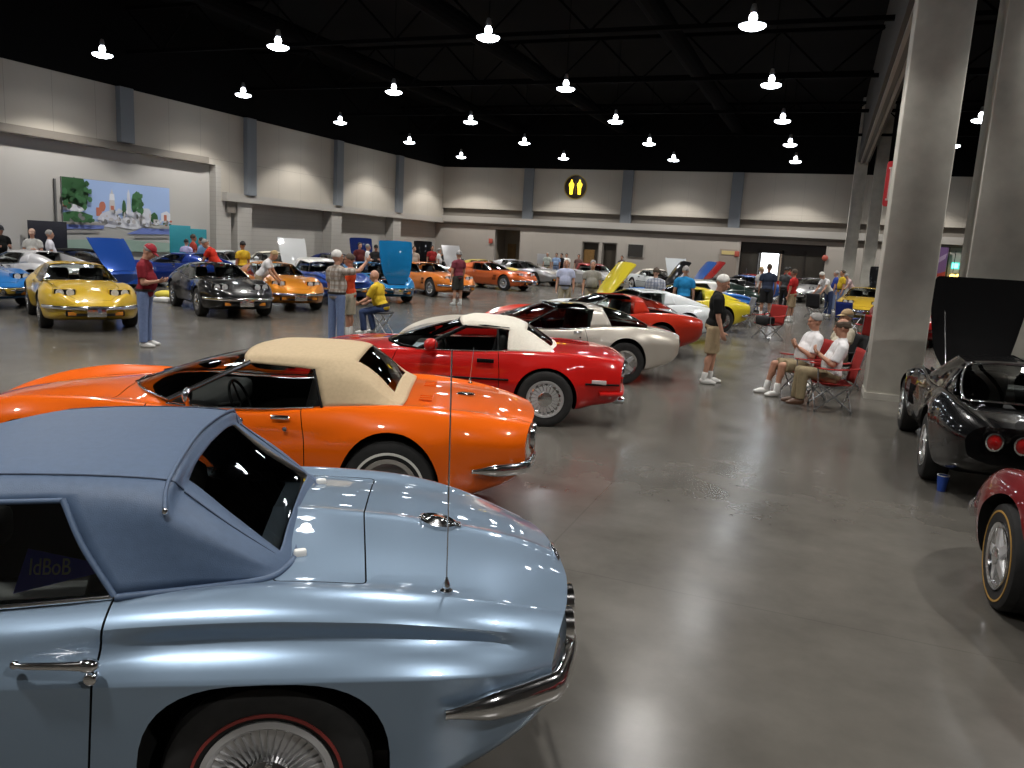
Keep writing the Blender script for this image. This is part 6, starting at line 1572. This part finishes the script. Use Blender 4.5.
    def paper(lb0, p, size, lb, col=(.62, .68, .74), tilt=.0):
        o = cars[lb0]; b = MB(); b.box((0, 0, .0), (size[0], size[1], .004), None, 0); n = b.build('paper_sheet', mat('paper_' + lb.split()[0], col, .7)); n.location = loc_in(o, p); n.rotation_euler = (0, tilt, o.rotation_euler.z); tag(n, lb, 'paper')
    rc = [k for k in cars if k.startswith('red convertible with a white')][0]; oc = [k for k in cars if k.startswith('bright orange')][0]; bc = [k for k in cars if k.startswith('light blue met')][0]
    paper(rc, (1.50, .22, .80), (.28, .46), 'white entry sheet lying behind the windscreen of the red convertible', (.60, .68, .78))
    paper(oc, (1.56, .42, .805), (.16, .22), 'orange and white card behind the windscreen of the orange convertible', (.60, .35, .12))
    o = cars[bc]; r = thing('pennant', 'blue felt pennant with pale lettering behind the side window of the light blue convertible', 'pennant', loc_in(o, (.62, .668, .98)), o.rotation_euler.z + PI)
    r.scale = (.33, .48, .48); r.rotation_euler[0] = -.3
    # long edge towards the nose of the car, pointing back
    b = MB(); b.prism([(-.52, -.10), (.33, .045), (.33, .075), (-.42, .19)], -.004, .004, 'XZ'); b.build('felt', mat('pennant_blue', (.12, .13, .85), .8), r)
    cu = bpy.data.curves.new('lettering', 'FONT'); cu.body = 'IdBoB'; cu.size = .155; cu.extrude = .003; cu.align_x = 'LEFT'
    t = bpy.data.objects.new('lettering', cu); COL.objects.link(t); dg = bpy.context.evaluated_depsgraph_get(); dg.update(); me = bpy.data.meshes.new_from_object(t.evaluated_get(dg), depsgraph=dg); bpy.data.objects.remove(t)
    me.materials.clear(); me.materials.append(mat('pennant_lettering', (.85, .85, .75), .7)); lo = bpy.data.objects.new('lettering', me); COL.objects.link(lo); lo.parent = r; lo.location = (-.40, -.007, .02); lo.rotation_euler = (PI / 2, 0, 0)
def settings():
    SC.view_settings.view_transform = 'Standard'; SC.view_settings.look = 'None'; SC.view_settings.gamma = 1.0; SC.view_settings.use_curve_mapping = False
    SC.view_settings.exposure = EXPO
    w = bpy.data.worlds.new('world'); SC.world = w; w.use_nodes = True
    w.node_tree.nodes['Background'].inputs['Color'].default_value = (.02, .02, .022, 1); w.node_tree.nodes['Background'].inputs['Strength'].default_value = 1.0
    try:
        SC.cycles.use_denoising = True; SC.cycles.max_bounces = 8; SC.cycles.transparent_max_bounces = 12; SC.cycles.sample_clamp_indirect = 6.0; SC.cycles.caustics_reflective = False; SC.cycles.caustics_refractive = False
    except Exception: pass
EXPO = 0.72
GROUPS = {'car': 'classic cars parked in rows on the hall floor', 'person': 'visitors among the cars', 'chair': 'folding chairs in the aisle', 'board': 'display boards by the cars', 'alarm': 'red alarms on the back wall', 'paper': 'papers on the dashboards'}
build_hall(); build_lamps(); make_camera(); settings()
place_near()
for f in ('place_far', 'place_people', 'place_misc'):
    if f in globals(): globals()[f]()
for o in bpy.data.objects:
    if o.parent is None and o.get('category') in GROUPS and not o.get('group'): o['group'] = GROUPS[o['category']]
